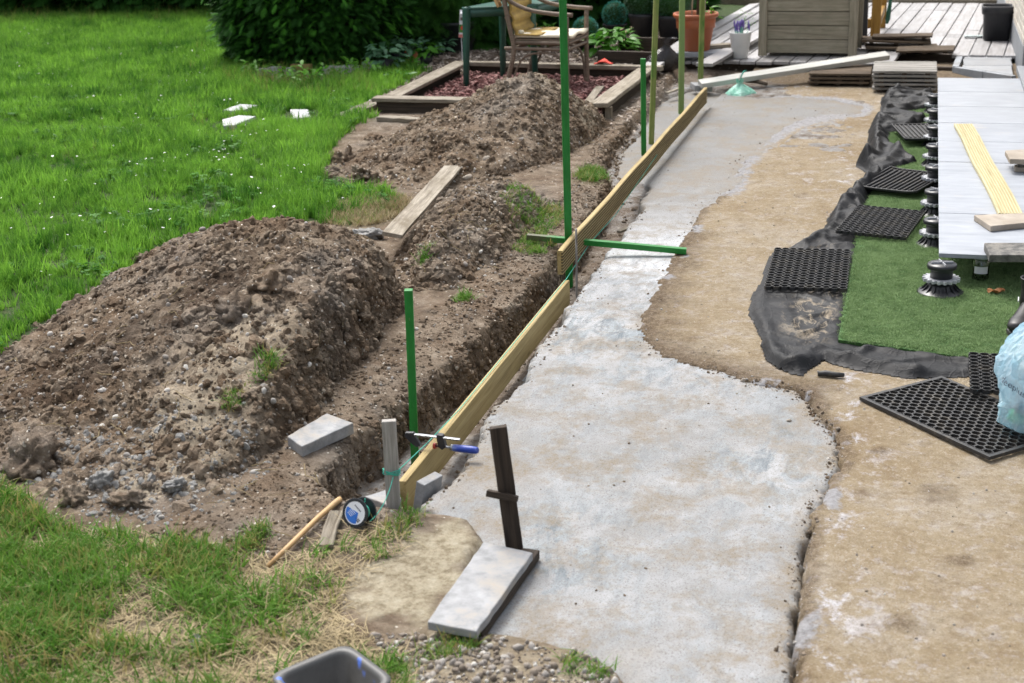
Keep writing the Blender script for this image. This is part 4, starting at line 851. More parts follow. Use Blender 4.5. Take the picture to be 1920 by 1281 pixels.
# tiles
te = [6.632,7.40,8.02,8.64,9.26,9.88,10.50,11.12,11.765]; TZ0 = zt0-.006+.137
for i in range(8):
    y0, y1 = te[i]+.0035, te[i+1]-.0035; mb = MB(); mb.box((.308, (y1-y0)/2, .010), (.612, y1-y0, .020)); o = mb.build('terrace_tile', PORCELAIN); o.location = (.128, y0, TZ0+.0005*(i % 2)); o.rotation_euler = (random.uniform(-.001,.001), random.uniform(-.001,.001), 0); bev(o, .0012)
    T(o, '%s large pale grey porcelain terrace tile counted from the viewer' % ORD[i], 'tile', 'raised terrace tiles')
TT = TZ0+.021
# things on the tiles
a, c = P(1802,236,TT+.014), P(1902,406,TT+.014); d_ = (c-a).normalized(); n_ = Vector((-d_.y, d_.x, 0))
c2 = P(1868,402,TT+.014); T(grooved('decking_board', (P(1806,235,TT+.012)), P(1896,404,TT+.012), .118, .024, BRIGHTPINE, (0,0,1), gd=.003), 'short bright new grooved deck board lying on the tiles', 'board')
o = slabstone('stone_slab', poly2((1826,403),(1858,424),(1960,414),(1950,398),z=TT+.03), TT+.030, .030, BEIGESTONE, 'beige stone slab lying at the end of the bright deck board')
o = slabstone('stone_slab', poly2((1846,455),(1855,478),(1960,478),(1950,455),z=TT+.036), TT+.036, .036, DARKSTONE, 'dark rough stone slab near the front tile edge')
st = empty('stone_on_bricks', (0,0,TT)); T(st, 'beige stone resting on small blocks at the right border', 'stone slab')
o = slabstone('top_stone', poly2((1884,282),(1893,298),(1960,300),(1950,278),z=TT+.085), .085, .030, BEIGESTONE, None); o.parent = st
mb = MB(); q = P(1911,322,TT); mb.box((q.x+.03, q.y+.03, .013), (.11,.08,.026)); bev(mb.build('lower_block', BEIGESTONE, st), .003)
mb = MB(); mb.box((q.x+.004, q.y+.03, .040), (.03,.06,.029)); mb.build('spacer_block', DARKSTONE, st)
# jar under the tiles
GL = Mt('clear_glass'); GL = GL.out((.93,.97,.95), .03, None, Transmission_Weight=1.0, IOR=1.45)
q = P(1838,528,zt0); jar = empty('glass_jar', (q.x, q.y+.03, zt0)); T(jar, 'empty glass jar with white label standing under the tile edge', 'jar')
mb = MB(); mb.lathe([(0.0,.0),(.034,.0),(.037,.004),(.037,.085),(.030,.098),(.029,.112),(.027,.112),(.028,.098),(.034,.084),(.034,.006),(0.0,.005)], 32); mb.build('glass_body', GL, jar, True)
mb = MB(); mb.lathe([(.031,.104),(.032,.106),(.032,.117),(.030,.119),(0.0,.119)], 28); mb.build('lid', simple('jar_lid', (.35,.42,.42), (.42,.5,.5), 20, .4), jar, True)
mb = MB(); vv = [(.0376*math.cos(a_), .0376*math.sin(a_), z_) for a_ in np.linspace(-2.5, -.7, 9) for z_ in (.038, .072)]; mb.add(vv, [(2*i, 2*i+2, 2*i+3, 2*i+1) for i in range(8)]); mb.build('paper_label', LABW, jar)
# dry leaf on the turf, black boots, blue bag
q = P(1867,552,zt0); lf = Mt('dry_leaf'); lf = lf.out(lf.ramp(lf.noise(lf.obj(), 60, 4), [(.3, (.22,.07,.02)), (.7, (.5,.24,.09))]), .6)
v = []; f = []
for j in range(9):
    for i in range(9):
        u_, w2 = -1+i/4, -1+j/4; v.append((.042*u_*(1-.3*abs(w2)), .022*w2*(1-.35*abs(u_)), .012*abs(math.sin(2.2*u_+.7*w2))+.007*math.sin(4*w2)+.010))
f = [(j*9+i, j*9+i+1, (j+1)*9+i+1, (j+1)*9+i) for j in range(8) for i in range(8)]
o = mesh('dry_leaf', v, f, lf, None, True); o.location = (q.x, q.y, q.z); o.rotation_euler = (0,0,.3); T(o, 'curled orange brown dry leaf on the artificial turf', 'leaf')
def m_boot(): return simple('black_leather', (.010,.010,.011), (.022,.021,.021), 14, .42, .25, .002, Specular_IOR_Level=.45)
BOOT = m_boot()
def boot(loc, rz, label):
    e_ = empty('boot', loc, rz); T(e_, label, 'boot', 'black boots by the bag')
    secs = [(-.075,.045,.036,.085),(-.06,.048,.040,.095),(-.01,.047,.040,.095),(.04,.042,.038,.080),(.09,.040,.042,.058),(.14,.036,.044,.052),(.18,.026,.036,.044),(.195,.010,.018,.036)]
    mb = MB(); n = 14; v = []; f = []
    for (x_, dz, hw, top) in secs:
        for k in range(n):
            a_ = 2*math.pi*k/n; v.append((x_, hw*math.cos(a_), .022+top/2+top/2*math.sin(a_)))
    for i in range(len(secs)-1):
        for k in range(n): f.append((i*n+k, i*n+(k+1)%n, (i+1)*n+(k+1)%n, (i+1)*n+k))
    f += [tuple(range(n-1,-1,-1)), tuple((len(secs)-1)*n+k for k in range(n))]
    mb.add(v, f); up_ = mb.build('upper', BOOT, e_, True)
    mb = MB(); mb.lathe([(.046,.06),(.047,.10),(.044,.15),(.050,.195),(.053,.200),(.050,.204),(.046,.196),(.040,.15),(.0,.13)], 20, (-.030,0,0)); mb.build('shaft', BOOT, e_, True)
    mb = MB(); mb.prism([(-.080,-.034),(-.03,-.040),(.03,-.036),(.10,-.046),(.16,-.042),(.198,-.018),(.200,.018),(.16,.042),(.10,.046),(.03,.036),(-.03,.040),(-.080,.034)], 0, .024); bev(mb.build('sole', BLACKRUBBER, e_), .003)
    mb = MB(); mb.tube([(-.078,0,.20),(-.094,0,.215),(-.094,0,.165),(-.078,0,.16)], .006, 6); mb.build('pull_loop', BOOT, e_, True)
    mb = MB(); mb.bar((.02,-.040,.105),(.0,-.046,.115),.004,.010); mb.build('eyelet', LABW, e_)
    return e_
q = P(1898,622,zt0); boot((q.x+.065, q.y+.10, zt0), -1.9, 'black work boot standing on the turf behind the blue bag')
def m_bag():
    M = Mt('thin_blue_plastic'); o_ = M.obj(); n = M.noise(M.scl(o_, (9,9,5)), 1.6, 6, .65, .8); c_ = M.ramp(n, [(.3, (.30,.56,.74)), (.45, (.56,.77,.89)), (.62, (.80,.90,.95))])
    b_ = M.n('ShaderNodeBsdfPrincipled'); M.put(b_.inputs['Base Color'], c_); b_.inputs['Roughness'].default_value = .24; b_.inputs['Specular IOR Level'].default_value = .6
    M.L(M.bump(M.noise(M.scl(o_, (22,22,6)), 1.3, 4, .6, 1.6), .9, .03), b_.inputs['Normal'])
    t1 = M.n('ShaderNodeBsdfTranslucent'); M.put(t1.inputs[0], (.55,.80,.95)); t2 = M.n('ShaderNodeBsdfTransparent'); M.put(t2.inputs[0], (.84,.95,.98))
    x1 = M.n('ShaderNodeMixShader'); x1.inputs[0].default_value = .42; M.L(b_.outputs[0], x1.inputs[1]); M.L(t1.outputs[0], x1.inputs[2])
    x2 = M.n('ShaderNodeMixShader'); x2.inputs[0].default_value = .40; M.L(x1.outputs[0], x2.inputs[1]); M.L(t2.outputs[0], x2.inputs[2])
    o = M.n('ShaderNodeOutputMaterial'); M.L(x2.outputs[0], o.inputs[0]); return M.m
bc = Vector((P(1862,806,.048).x+.170, P(1862,806,.048).y+.075, .050)); bag = empty('rubbish_bag', bc); T(bag, 'filled light blue plastic rubbish bag at the right border', 'bag')
BP = [(.12,.0),(.155,.02),(.150,.06),(.160,.11),(.180,.17),(.178,.22),(.165,.27),(.140,.31),(.110,.345),(.075,.375),(.045,.40),(.030,.43),(.050,.47),(.075,.50)]
NA = 72; v = []
_zz = np.linspace(0, .5, 34); BP = [(float(np.interp(z_, [b_[1] for b_ in BP], [b_[0] for b_ in BP])), float(z_)) for z_ in _zz]
def crease(a_, z_):
    t = 0
    for (k_, s_, ph, am) in ((5, 14, 0, .055), (9, -22, 1.3, .035), (15, 30, 2.1, .02), (7, 34, .7, .03)): t += am*(1-2*abs(math.sin(.5*(k_*a_+s_*z_+ph))))
    return t
for j, (r_, z_) in enumerate(BP):
    for i in range(NA):
        a_ = 2*math.pi*i/NA
        k_ = 1+.07*math.sin(3*a_+z_*9)+crease(a_, z_)
        if z_ < .1: k_ *= 1+.12*max(0, math.cos(a_-math.pi*1.13))**4
        jt = [random.uniform(-.0035,.0035) for _ in range(3)]; v.append((r_*k_*math.cos(a_)+jt[0], r_*k_*.95*math.sin(a_)+jt[1], z_+jt[2]*(z_ > .01)+.010*math.sin(5*a_)*(.02 < z_)))
f = [(j*NA+i, j*NA+(i+1)%NA, (j+1)*NA+(i+1)%NA, (j+1)*NA+i) for j in range(len(BP)-1) for i in range(NA)]+[tuple(range(NA-1,-1,-1))]
bs = mesh('bag_film', v, f, m_bag(), bag, False)
for (x_, y_, z_, r_, c_) in ((-.03,-.06,.10,.075,(.10,.12,.14)),(-.06,.0,.20,.055,(.45,.42,.38)),(.02,-.08,.24,.05,(.45,.10,.08)),(.05,-.05,.12,.06,(.03,.08,.45)),(.0,.05,.16,.08,(.6,.6,.58)),(-.08,-.05,.045,.04,(.05,.35,.15))):
    o = rock(int(abs(x_*991+y_*313)*100)+5, simple('waste', c_, tuple(min(1, k*1.4) for k in c_), 12, .6), .8, 2, .35); o.name = 'waste_item'; COL.objects.link(o); o.parent = bag; o.location = (x_, y_, z_); o.scale = (r_, r_, r_)
def text(name, s_, size, mat, parent, mw, ext=.0004):
    cu = bpy.data.curves.new(name, 'FONT'); cu.body = s_; cu.size = size; cu.extrude = ext; cu.align_x = 'CENTER'; cu.align_y = 'CENTER'
    t_ = bpy.data.objects.new(name, cu); COL.objects.link(t_); bpy.context.view_layer.update()
    me = bpy.data.meshes.new_from_object(t_.evaluated_get(bpy.context.evaluated_depsgraph_get())); bpy.data.objects.remove(t_)
    o = bpy.data.objects.new(name, me); me.materials.clear(); me.materials.append(mat); COL.objects.link(o); o.parent = parent; o.matrix_local = mw; return o
INK = simple('grey_ink', (.06,.09,.13), (.1,.13,.17), 60, .6, .02)
def ontobag(s_, a0, z0, size, tilt):
    "print wrapped round the bag film"
    cu = text('printed_text', s_, size, INK, bag, Matrix())
    def R0(a_, z_):
        r_ = np.interp(z_, [b_[1] for b_ in BP], [b_[0] for b_ in BP]); k_ = 1+.07*math.sin(3*a_+z_*9)+crease(a_, z_)
        return r_*k_+.004
    ct, s_t = math.cos(tilt), math.sin(tilt)
    for q_ in cu.data.vertices:
        x_, y_, e_ = q_.co; x2, y2 = x_*ct-y_*s_t, x_*s_t+y_*ct; a_ = a0+x2/.165; z_ = z0+y2; r_ = R0(a_, z_)+e_
        q_.co = (r_*math.cos(a_), .95*r_*math.sin(a_), z_)
ontobag('deeplus C', math.radians(232), .175, .036, -.30)
q = at(1557,708,.03); o = MB().tube([q+Vector((-.05,0,.012)), q+Vector((-.02,.004,.015)), q+Vector((.02,-.003,.014)), q+Vector((.052,.005,.012))], [.010,.013,.012,.009], 8).build('rubber_strip', BLACKRUBBER, None, True); T(o, 'short black rubber strip on the sand below the fabric', 'strip')
# ---------------------------------------------------------------- wooden deck, house wall, paving strip
DZ = .125; da = math.radians(-4.8)      # deck boards run a little askew to the trench
deck = empty('deck', (-.8,13.0,DZ-.014), da); T(deck, 'weathered grey timber deck at the back of the garden', 'deck')
pm = {}
nb = 22; pw = .150
for i in range(nb):
    x_ = -1.62+i*pw; y0 = (-.02+.06*random.random()) if x_ < .55 else .95+.07*random.random()
    if x_ > 1.05: y0 = .62
    cuts = [y0]+sorted(random.uniform(y0+.6, 4.3) for _ in range(2))+[4.85]
    for j in range(len(cuts)-1):
        if cuts[j+1]-cuts[j] < .15: continue
        sag = -.02*math.exp(-((x_+1.4)/.4)**2)
        o = board('deck_board', (x_, cuts[j]+.003, sag+random.uniform(-.003,.003)), (x_+random.uniform(-.004,.004), cuts[j+1]-.003, sag+random.uniform(-.003,.003)), pw-.012, .028, DECKWOOD, (random.uniform(-.015,.015)-(.10 if x_ < -1.1 else 0),0,1), deck, .001, 5, .003)
for y_ in (.12, .9, 1.9, 2.9, 3.9, 4.7):
    o = board('joist', (-1.6,y_,-.060), (1.55,y_,-.060), .06, .085, DARKWOOD, (0,0,1), deck, .001, 3, .003)
o = board('edge_beam', (-1.9,4.92,-.005), (1.9,4.92,-.005), .05, .10, OLDWOOD, (0,0,1), deck, .001, 6, .003)
# loose boards leaning at the left front of the deck
for k, (p0, p1, lab) in enumerate(((P(1218,128,.17), P(1330,48,.19), 'loose grey deck board lying under the left side of the terracotta pot'), (P(1320,122,.17), P(1432,60,.19), 'loose grey deck board sticking out right of the terracotta pot'), (P(1300,92,.20), P(1372,86,.20), 'short grey timber block behind the terracotta pot'))):
    T(board('loose_board', p0, p1, .15 if k < 2 else .12, .03 if k < 2 else .05, DECKWOOD if k < 2 else OLDWOOD, (0,0,1), None, .002, 6, .003), lab, 'board')
# paving strip along the wall
pv = empty('paving_strip', (0,0,0)); T(pv, 'grey paving strip with kerb between deck and house wall', 'paving')
PAVE = simple('grey_paver', (.215,.225,.24), (.30,.31,.325), 10, .75, .3, .003, (1,1,1), (.18,.165,.15), .15); KERB = simple('grey_kerb', (.23,.25,.275), (.30,.32,.345), 14, .7, .2, .002, (1,1,1), (.17,.17,.17), .1)
mb = MB(); mb.prism([(.335,12.925),(.735,12.525),(.745,13.02),(.345,13.02)], .06, .110); bev(mb.build('paver', PAVE, pv), .003)
for i in range(4):
    mb = MB(); mb.box((.555+.012*i, 13.22+i*.385, .085), (.40,.375,.05)); bev(mb.build('paver', PAVE, pv), .003)
for i in range(3):
    mb = MB(); m0 = Vector((.285+.055*i*1.0, 12.93+i*.75-.25*0, .06)); mb.bar(m0, m0+Vector((.05,.74,0)), .055, .11); bev(mb.build('kerb_stone', KERB, pv), .003)
for (a_, c_) in (((.285,12.93),(.515,12.70)), ((.522,12.69),(.742,12.47))):
    mb = MB(); mb.bar((*a_, .055), (*c_, .055), .05, .11); bev(mb.build('kerb_stone', KERB, pv), .003)
wall = empty('house_wall', (.80,0,0)); T(wall, 'pale brick house wall with grey plinth at the right border', 'wall')
MORT = simple('mortar', (.42,.40,.36), (.52,.50,.46), 30, .95, .4, .003); BRK = simple('pale_brick', (.42,.39,.34), (.56,.53,.48), 8, .85, .4, .003, (1,1,1), (.44,.37,.29), .22)
PLN = simple('plinth_grey', (.17,.185,.205), (.22,.235,.255), 12, .6, .1, .001, (1,1,1), (.14,.14,.145))
mb = MB(); mb.box((.16,14.65,1.45), (.28,9.3,2.9)); mb.build('mortar_core', MORT, wall)
mb = MB(); mb.box((.155,15.75,.165), (.31,6.9,.33)); bev(mb.build('plinth', PLN, wall), .004)
mb = MB(); mb.box((.10,10.9,.20), (.32,2.7,.05)); bev(mb.build('sill_ledge', PLN, wall), .004)
mb = MB(); mb.box((.02,12.265,.40), (.075,.035,.80)); bev(mb.build('door_frame', PLN, wall), .003)
mb = MB(); mb.box((0,0,0), (.014,.208,.056)); b0 = mb.build('brick', BRK, wall); bev(b0, .003); first = True
for r_ in range(11):
    for c_ in range(27):
        loc = (.010+random.uniform(-.0015,.0015), 10.12+c_*.22+(.11 if r_ % 2 else 0), .365+r_*.068)
        if first: b0.location = loc; first = False
        else: o = b0.copy(); COL.objects.link(o); o.parent = wall; o.location = loc
# strip of lawn, kerb line beyond the deck
bb = board('edging_beam', (-3.2,18.15,.12), (1.6,18.25,.12), .10, .14, OLDWOOD, (0,0,1), None, .002, 8, .004); T(bb, 'dark timber edging between the deck and the far lawn', 'edging')
# ---------------------------------------------------------------- deck tiles in stacks, beam, bag
def decktile(name, parent, w_, d_, z0, mat, n=6, loc=(0,0), rz=0, tilt=(0,0)):
    e_ = empty(name, (*loc, z0), rz, parent); e_.rotation_euler = (tilt[0], tilt[1], rz)
    for k in range(n): 
        y_ = -d_/2+d_*(k+.5)/n; board('slat', (-w_/2,y_,.024), (w_/2,y_,.024), d_/n*.86, .018, mat, (0,0,1), e_, .0012, 4, .002)
    for x_ in (-w_*.36, 0, w_*.36): board('batten', (x_,-d_/2+.01,.0072), (x_,d_/2-.01,.0072), .04, .0145, DARKWOOD, (0,0,1), e_, .001, 2, .002)
    return e_
def stack(loc, w_, d_, n, mat, label, nsl, jitter=.006):
    for k in range(n):
        e_ = decktile('deck_tile', None, w_, d_, loc[2]+k*.0345, mat, nsl, (loc[0]+random.uniform(-jitter,jitter), loc[1]+random.uniform(-jitter,jitter)), random.uniform(-.02,.02))
        nm = {0:'lowest', n-1:'topmost'}.get(k, ['', 'second', 'third', 'fourth', 'fifth'][k]+' from below')
        T(e_, label % nm, 'deck tile', 'stacked wooden deck tiles')
q1 = P(1578,160,.03); stack((-.665,12.64,.025), .51, .50, 3, BROWNWOOD, 'brown wooden deck tile, %s in the left stack behind the sand', 9)
stack((-.125,12.38,.025), .51, .56, 5, SILVERWOOD, 'grey wooden deck tile, %s in the right stack beside the tiles', 5)
for k, (px, py, z_, w_, d_, rz, tl, lab) in enumerate(((1690,92,.13,.66,.30,.10,(0,.02),'brown deck tile lying lowest of the loose pile on the deck'), (1735,97,.15,.50,.26,-.06,(.03,-.03),'brown deck tile lying rightmost in the loose pile'), (1680,80,.185,.62,.28,.03,(.02,.03),'dark deck tile in the middle of the loose pile'), (1692,72,.225,.54,.22,-.02,(0,-.02),'brown deck tile lying on top of the loose pile'))):
    q = P(px, py, z_); e_ = decktile('deck_tile', None, w_, d_, z_, BROWNWOOD, 5, (q.x, q.y), rz, tl); T(e_, lab, 'deck tile', 'loose deck tiles on the deck')
WBEAM = wood('white_beam', (.46,.46,.43), (.54,.54,.51), (.32,.31,.28), .6, .7, .2, False, .05)
T(board('painted_beam', P(1312,158,.075), P(1664,104,.20), .09, .045, WBEAM, (0,-.35,1), None, .001, 6, .003), 'long off white timber beam lying slanted in front of the deck', 'beam')
q = P(1318,166,.03); mb = MB(); mb.box((0,0,.02), (.16,.13,.05)); o = mb.build('concrete_block', STONE); bev(o, .006); o.location = (q.x-.02, q.y+.02, .02); o.rotation_euler = (.1,.1,.5); T(o, 'small grey concrete block at the far end of the grooved board', 'block')
T(MB().tube([P(1400,152,.06), P(1420,153,.065), P(1437,158,.06)], [.016,.018,.015], 8).build('branch', BARK, None, True), 'short brown branch lying under the off white beam', 'branch')
# teal carrier bag in the pit
q = P(1385,186,-.03); tb = empty('carrier_bag', (q.x, q.y+.06, -.045)); T(tb, 'small knotted mint green plastic bag in the pit behind the concrete', 'bag')
M_ = Mt('mint_plastic'); MINT = M_.out(M_.ramp(M_.noise(M_.obj(), 16, 5, .6, 1), [(.35, (.16,.52,.38)), (.6, (.42,.74,.62))]), .35, M_.bump(M_.noise(M_.obj(), 22, 4, .6, 1.5), .8, .02))
pr = [(.115,0),(.125,.02),(.12,.045),(.095,.075),(.055,.105),(.022,.125),(.012,.135),(.018,.15),(.03,.165)]; NA = 36
v = [(r_*(1+.16*math.sin(3*a_+z_*20)+.10*math.sin(7*a_))*math.cos(a_), r_*.8*(1+.14*math.sin(4*a_+1))*math.sin(a_), z_*(1+.10*math.sin(5*a_))) for r_, z_ in pr for a_ in np.linspace(0, 2*math.pi, NA, endpoint=False)]
mesh('bag_film', v, [(j*NA+i, j*NA+(i+1)%NA, (j+1)*NA+(i+1)%NA, (j+1)*NA+i) for j in range(len(pr)-1) for i in range(NA)], MINT, tb, True)
MB().tube([(0,0,.15),(.006,.005,.19),(.03,.02,.235),(.05,.02,.24)], [.006,.006,.005,.004], 6).build('tie', TEALSTRING, tb, True)
MB().tube([(-.002,0,.16),(.004,-.004,.20),(.012,-.004,.225)], .005, 6).build('tie', WHITEGLAZE, tb, True)
# ---------------------------------------------------------------- planter, pillar, varnished frame, pots
pl = empty('planter_box', (-1.005,13.62,DZ+.012), math.radians(-2)); T(pl, 'large wooden planter box of horizontal boards on the deck', 'planter')
for k in range(5):
    for (a_, c_) in (((-.37,-.24),(.37,-.24)), ((-.37,.30),(.37,.30)), ((-.385,-.21),(-.385,.27)), ((.385,-.21),(.385,.27))):
        board('panel_board', (*a_, .08+.125*k), (*c_, .08+.125*k), .024, .119, PLANTERWOOD, (0,0,1), pl, .0012, 4, .004)
for x_ in (-.405,.405):
    for y_ in (-.255,.315): board('corner_post', (x_,y_,-.005), (x_,y_,.70), .075, .05, PLANTERWOOD, (0,1,0), pl, .001, 4, .004)
mb = MB(); mb.box((0,.03,.60), (.75,.50,.04)); mb.build('soil', simple('potting_soil', (.02,.014,.01), (.05,.036,.025), 20, .95, .8, .02), pl)
q = P(1614,84,DZ); T(board('pillar', (q.x,q.y+.03,DZ), (q.x-.02,q.y+.03,1.6), .11, .11, DARKPOT, (0,1,0), None, .0005, 3, .004), 'black square pillar right of the planter box', 'pillar')
fr = empty('varnished_frame', (0,0,0)); T(fr, 'orange varnished timber frame standing on the deck behind the pillar', 'frame')
q = P(1640,76,DZ); board('leg', (q.x,q.y,DZ), (q.x+.015,q.y,1.5), .09, .05, ORANGEWOOD, (0,1,0), fr, .0005, 2, .004)
q2 = P(1652,58,DZ); board('leg', (q2.x-.01,q2.y+.25,DZ), (q2.x,q2.y+.25,1.5), .09, .05, ORANGEWOOD, (0,1,0), fr, .0005, 2, .004)
board('rail', (q.x+.03,q.y+.03,DZ+.19), (q2.x+.0,q2.y+.24,DZ+.19), .045, .09, ORANGEWOOD, (0,0,1), fr, .0005, 2, .004)
board('rail', (q.x-.4,q.y+.02,DZ+.16), (q.x-.045,q.y+.02,DZ+.16), .05, .09, ORANGEWOOD, (0,0,1), fr, .0005, 2, .004)
q = P(1664,40,DZ+.12); T(MB().tube([(q.x-.005,q.y,.22),(q.x+.002,q.y,.27),(q.x+.010,q.y,.36),(q.x+.028,q.y,.52),(q.x+.03,q.y,.9)], [.012,.026,.022,.010,.006], 10).build('hanging_strap', simple('green_strap', (.006,.07,.04), (.012,.10,.06), 20, .5), None, True), 'dark green strap hanging beside the varnished frame', 'strap')
def potbody(prof, mat, e_, n=40, sq=0, name='pot_body'): o = MB().lathe(prof, n, sq=sq).build(name, mat, e_, True); return o
SOILM = simple('pot_soil', (.02,.014,.01), (.05,.036,.025), 30, .95, .8, .01)
def leafcard(L, w_, cup=.2, n=5, hook=0.0):
    v = []; f = []
    for k in range(n+1):
        t = k/n; hw = w_*.5*math.sin(math.pi*min(1, .08+t*.92))**.8 if k < n else 0; x_ = L*t; z_ = -hook*L*t*t
        v += [(x_, -hw, z_+cup*hw), (x_, 0, z_), (x_, hw, z_+cup*hw)]
    for k in range(n):
        a_ = 3*k; f += [(a_, a_+3, a_+4, a_+1), (a_+1, a_+4, a_+5, a_+2)]
    return v, f
def leafy(name, parent, loc, n, R, H, L, w_, mat, hook=.5, up=.6):
    "bush of single leaves on short stems"
    mb = MB()
    for i in range(n):
        a_ = random.uniform(0, 6.283); r_ = R*math.sqrt(random.random()); z_ = H*(random.random()**.7)*(1-.45*(r_/R)**2); s_ = random.uniform(.65, 1.2)
        v, f = leafcard(L*s_, w_*s_, .25, 4, hook*random.uniform(.4, 1.4)); el = random.uniform(-.2, up); az = a_+random.uniform(-.6, .6)
        m = Matrix.Translation((r_*math.cos(a_), r_*math.sin(a_), z_)) @ Matrix.Rotation(az, 4, 'Z') @ Matrix.Rotation(-el, 4, 'Y') @ Matrix.Rotation(random.uniform(-.5,.5), 4, 'X')
        mb.add([m @ Vector(p_) for p_ in v], f)
    o = mb.build(name, mat, parent, True); o.location = loc; return o
# terracotta tree pot on its grey slab
q = P(1300,101,.175); tp = empty('tree_pot', (q.x, q.y+.13, .192)); T(tp, 'large terracotta pot with a young tree on the deck edge', 'pot')
potbody([(0.0,0),(.125,0),(.128,.004),(.165,.20),(.178,.205),(.182,.285),(.178,.292),(.200,.300),(.212,.320),(.204,.338),(.190,.338),(.178,.30),(.172,.26),(0.0,.26)], TERRACOTTA, tp, 56)
MB().lathe([(0.0,.272),(.10,.270),(.176,.264)], 32).build('soil', SOILM, tp, True)
MB().tube([(.02,0,.25),(.025,0,.55),(.02,.01,1.0),(.03,0,1.6)], [.017,.016,.014,.012], 10).build('tree_trunk', BARK, tp, True)
MB().tube([(-.04,0,.26),(-.025,0,.6),(-.01,0,1.2)], .006, 6).build('support_cane', simple('cane', (.45,.4,.3), (.55,.5,.38), 20, .7), tp, True)
MB().tube([(.075,.02,.26),(.072,.02,.8)], .012, 8).build('support_cane', simple('pale_cane', (.55,.55,.52), (.65,.65,.62), 20, .7), tp, True)
leafy('leaf_cluster', tp, (.10,.05,.27), 26, .08, .16, .06, .025, LEAFBRIGHT); leafy('crown', tp, (.03,0,1.25), 240, .30, .55, .07, .03, LEAF)
o = slabstone('paving_slab', [(q.x-.225,q.y-.04),(q.x+.225,q.y-.04),(q.x+.225,q.y+.30),(q.x-.225,q.y+.30)], .191, .042, KERB, 'grey paving slab under the terracotta pot', None, 0, 'slab')
# white pot with lavender
q = P(1386,110,DZ+.005); wp = empty('lavender_pot', (q.x, q.y+.06, DZ+.004)); T(wp, 'tall white pot with purple lavender in front of the planter', 'pot')
potbody([(0.0,0),(.066,0),(.070,.004),(.100,.225),(.101,.234),(.094,.234),(.090,.21),(0.0,.21)], WHITEGLAZE, wp, 48)
LAV = simple('lavender_bloom', (.10,.06,.30), (.22,.15,.48), 60, .7); mb = MB(); ms = MB()
for i in range(26):
    a_ = random.uniform(0, 6.28); r_ = .06*random.random(); x_, y_ = r_*math.cos(a_), r_*math.sin(a_); t = random.uniform(.26, .32); tx_, ty_ = x_*1.35, y_*1.35
    ms.tube([(x_,y_,.20),(tx_,ty_,t)], .002, 4, False); mb.tube([(tx_,ty_,t-.03),(tx_,ty_,t),(tx_*1.05,ty_*1.05,t+.035)], [.004,.008,.002], 6)
mb.build('lavender_blooms', LAV, wp, True); ms.build('lavender_stems', simple('teal_stem', (.03,.25,.17), (.06,.35,.25), 20, .6), wp); leafy('leaf_cluster', wp, (.04,.02,.28), 30, .08, .16, .035, .014, LEAFBRIGHT)
# black square pot by the wall, cloth beside it
q = P(1868,78,.125); bp = empty('black_pot', (q.x, q.y+.12, .122)); T(bp, 'empty black square pot on the paving by the house wall', 'pot')
potbody([(0.0,0),(.105,0),(.108,.005),(.130,.25),(.146,.255),(.150,.325),(.142,.330),(.134,.32),(.120,.02),(0.0,.02)], DARKPOT, bp, 48, 6)
v = [(.26*(i/10-.5), .09*(j/6-.5), .006+.012*abs(math.sin(i*1.3+j*.8))) for j in range(7) for i in range(11)]
o = mesh('folded_cloth', v, [(j*11+i, j*11+i+1, (j+1)*11+i+1, (j+1)*11+i) for j in range(6) for i in range(10)], simple('grey_cloth', (.28,.33,.33), (.45,.5,.5), 20, .9, .3, .002), None, True); q = P(1834,70,.13); o.location = (q.x, q.y, .132); sm = o.modifiers.new('t', 'SOLIDIFY'); sm.thickness = .008; T(o, 'crumpled grey cloth lying left of the black square pot', 'cloth')
# ---------------------------------------------------------------- raised bed, table, cane chair
RB = .20; rb = empty('raised_bed', (0,0,0)); T(rb, 'low raised bed framed with weathered timber boards', 'raised bed')
board('front_rail', (-4.15,10.52,RB-.012), (-2.95,10.50,RB-.012), .115, .03, OLDWOOD, (0,-.05,1), rb, .003, 10, .006)
board('side_rail', (-4.02,10.60,RB-.010), (-4.02,12.42,RB-.010), .135, .03, OLDWOOD, (.05,0,1), rb, .003, 10, .006)
board('side_rail', (-2.30,10.36,RB-.012), (-2.27,12.12,RB-.012), .15, .035, OLDWOOD, (-.04,0,1), rb, .003, 10, .008)
board('back_rail', (-4.05,12.46,RB-.020), (-2.15,12.24,RB-.020), .08, .04, OLDWOOD, (0,0,1), rb, .003, 10, .006)
for (a_, c_) in (((-4.12,10.50),(-2.9,10.48)), ((-4.05,10.56),(-4.05,12.42)), ((-2.28,10.44),(-2.25,12.1)), ((-4.0,12.47),(-2.2,12.26))): board('side_plank', (*a_, .075), (*c_, .075), .022, .195, DARKWOOD, (0,0,1), rb, .002, 6, .003)
board('corner_post', (-2.235,10.42,-.1), (-2.235,10.42,RB-.03), .05, .05, OLDWOOD, (0,1,0), rb, .001, 2, .004)
mb = MB(); mb.box((-3.15,11.46,.045), (1.72,1.86,.09)); mb.build('bed_soil', simple('mulch_soil', (.05,.022,.016), (.13,.06,.045), 16, .95, .8, .02), rb)
T(board('loose_timber', P(995,168,.13), P(930,172,.12), .06, .03, OLDWOOD, (0,0,1), None, .002, 4, .004), 'thin dark timber lying in the red mulch of the raised bed', 'timber')
T(board('loose_timber', P(1095,205,.12), P(1125,165,.12), .07, .035, OLDWOOD, (0,0,1), None, .002, 4, .004), 'short grey timber inside the right rail of the raised bed', 'timber')
T(board('weathered_plank', P(640,222,.10), P(712,190,.12), .10, .04, OLDWOOD, (.2,0,1), None, .006, 8, .006), 'weathered plank leaning in the grass at the bed corner', 'plank')
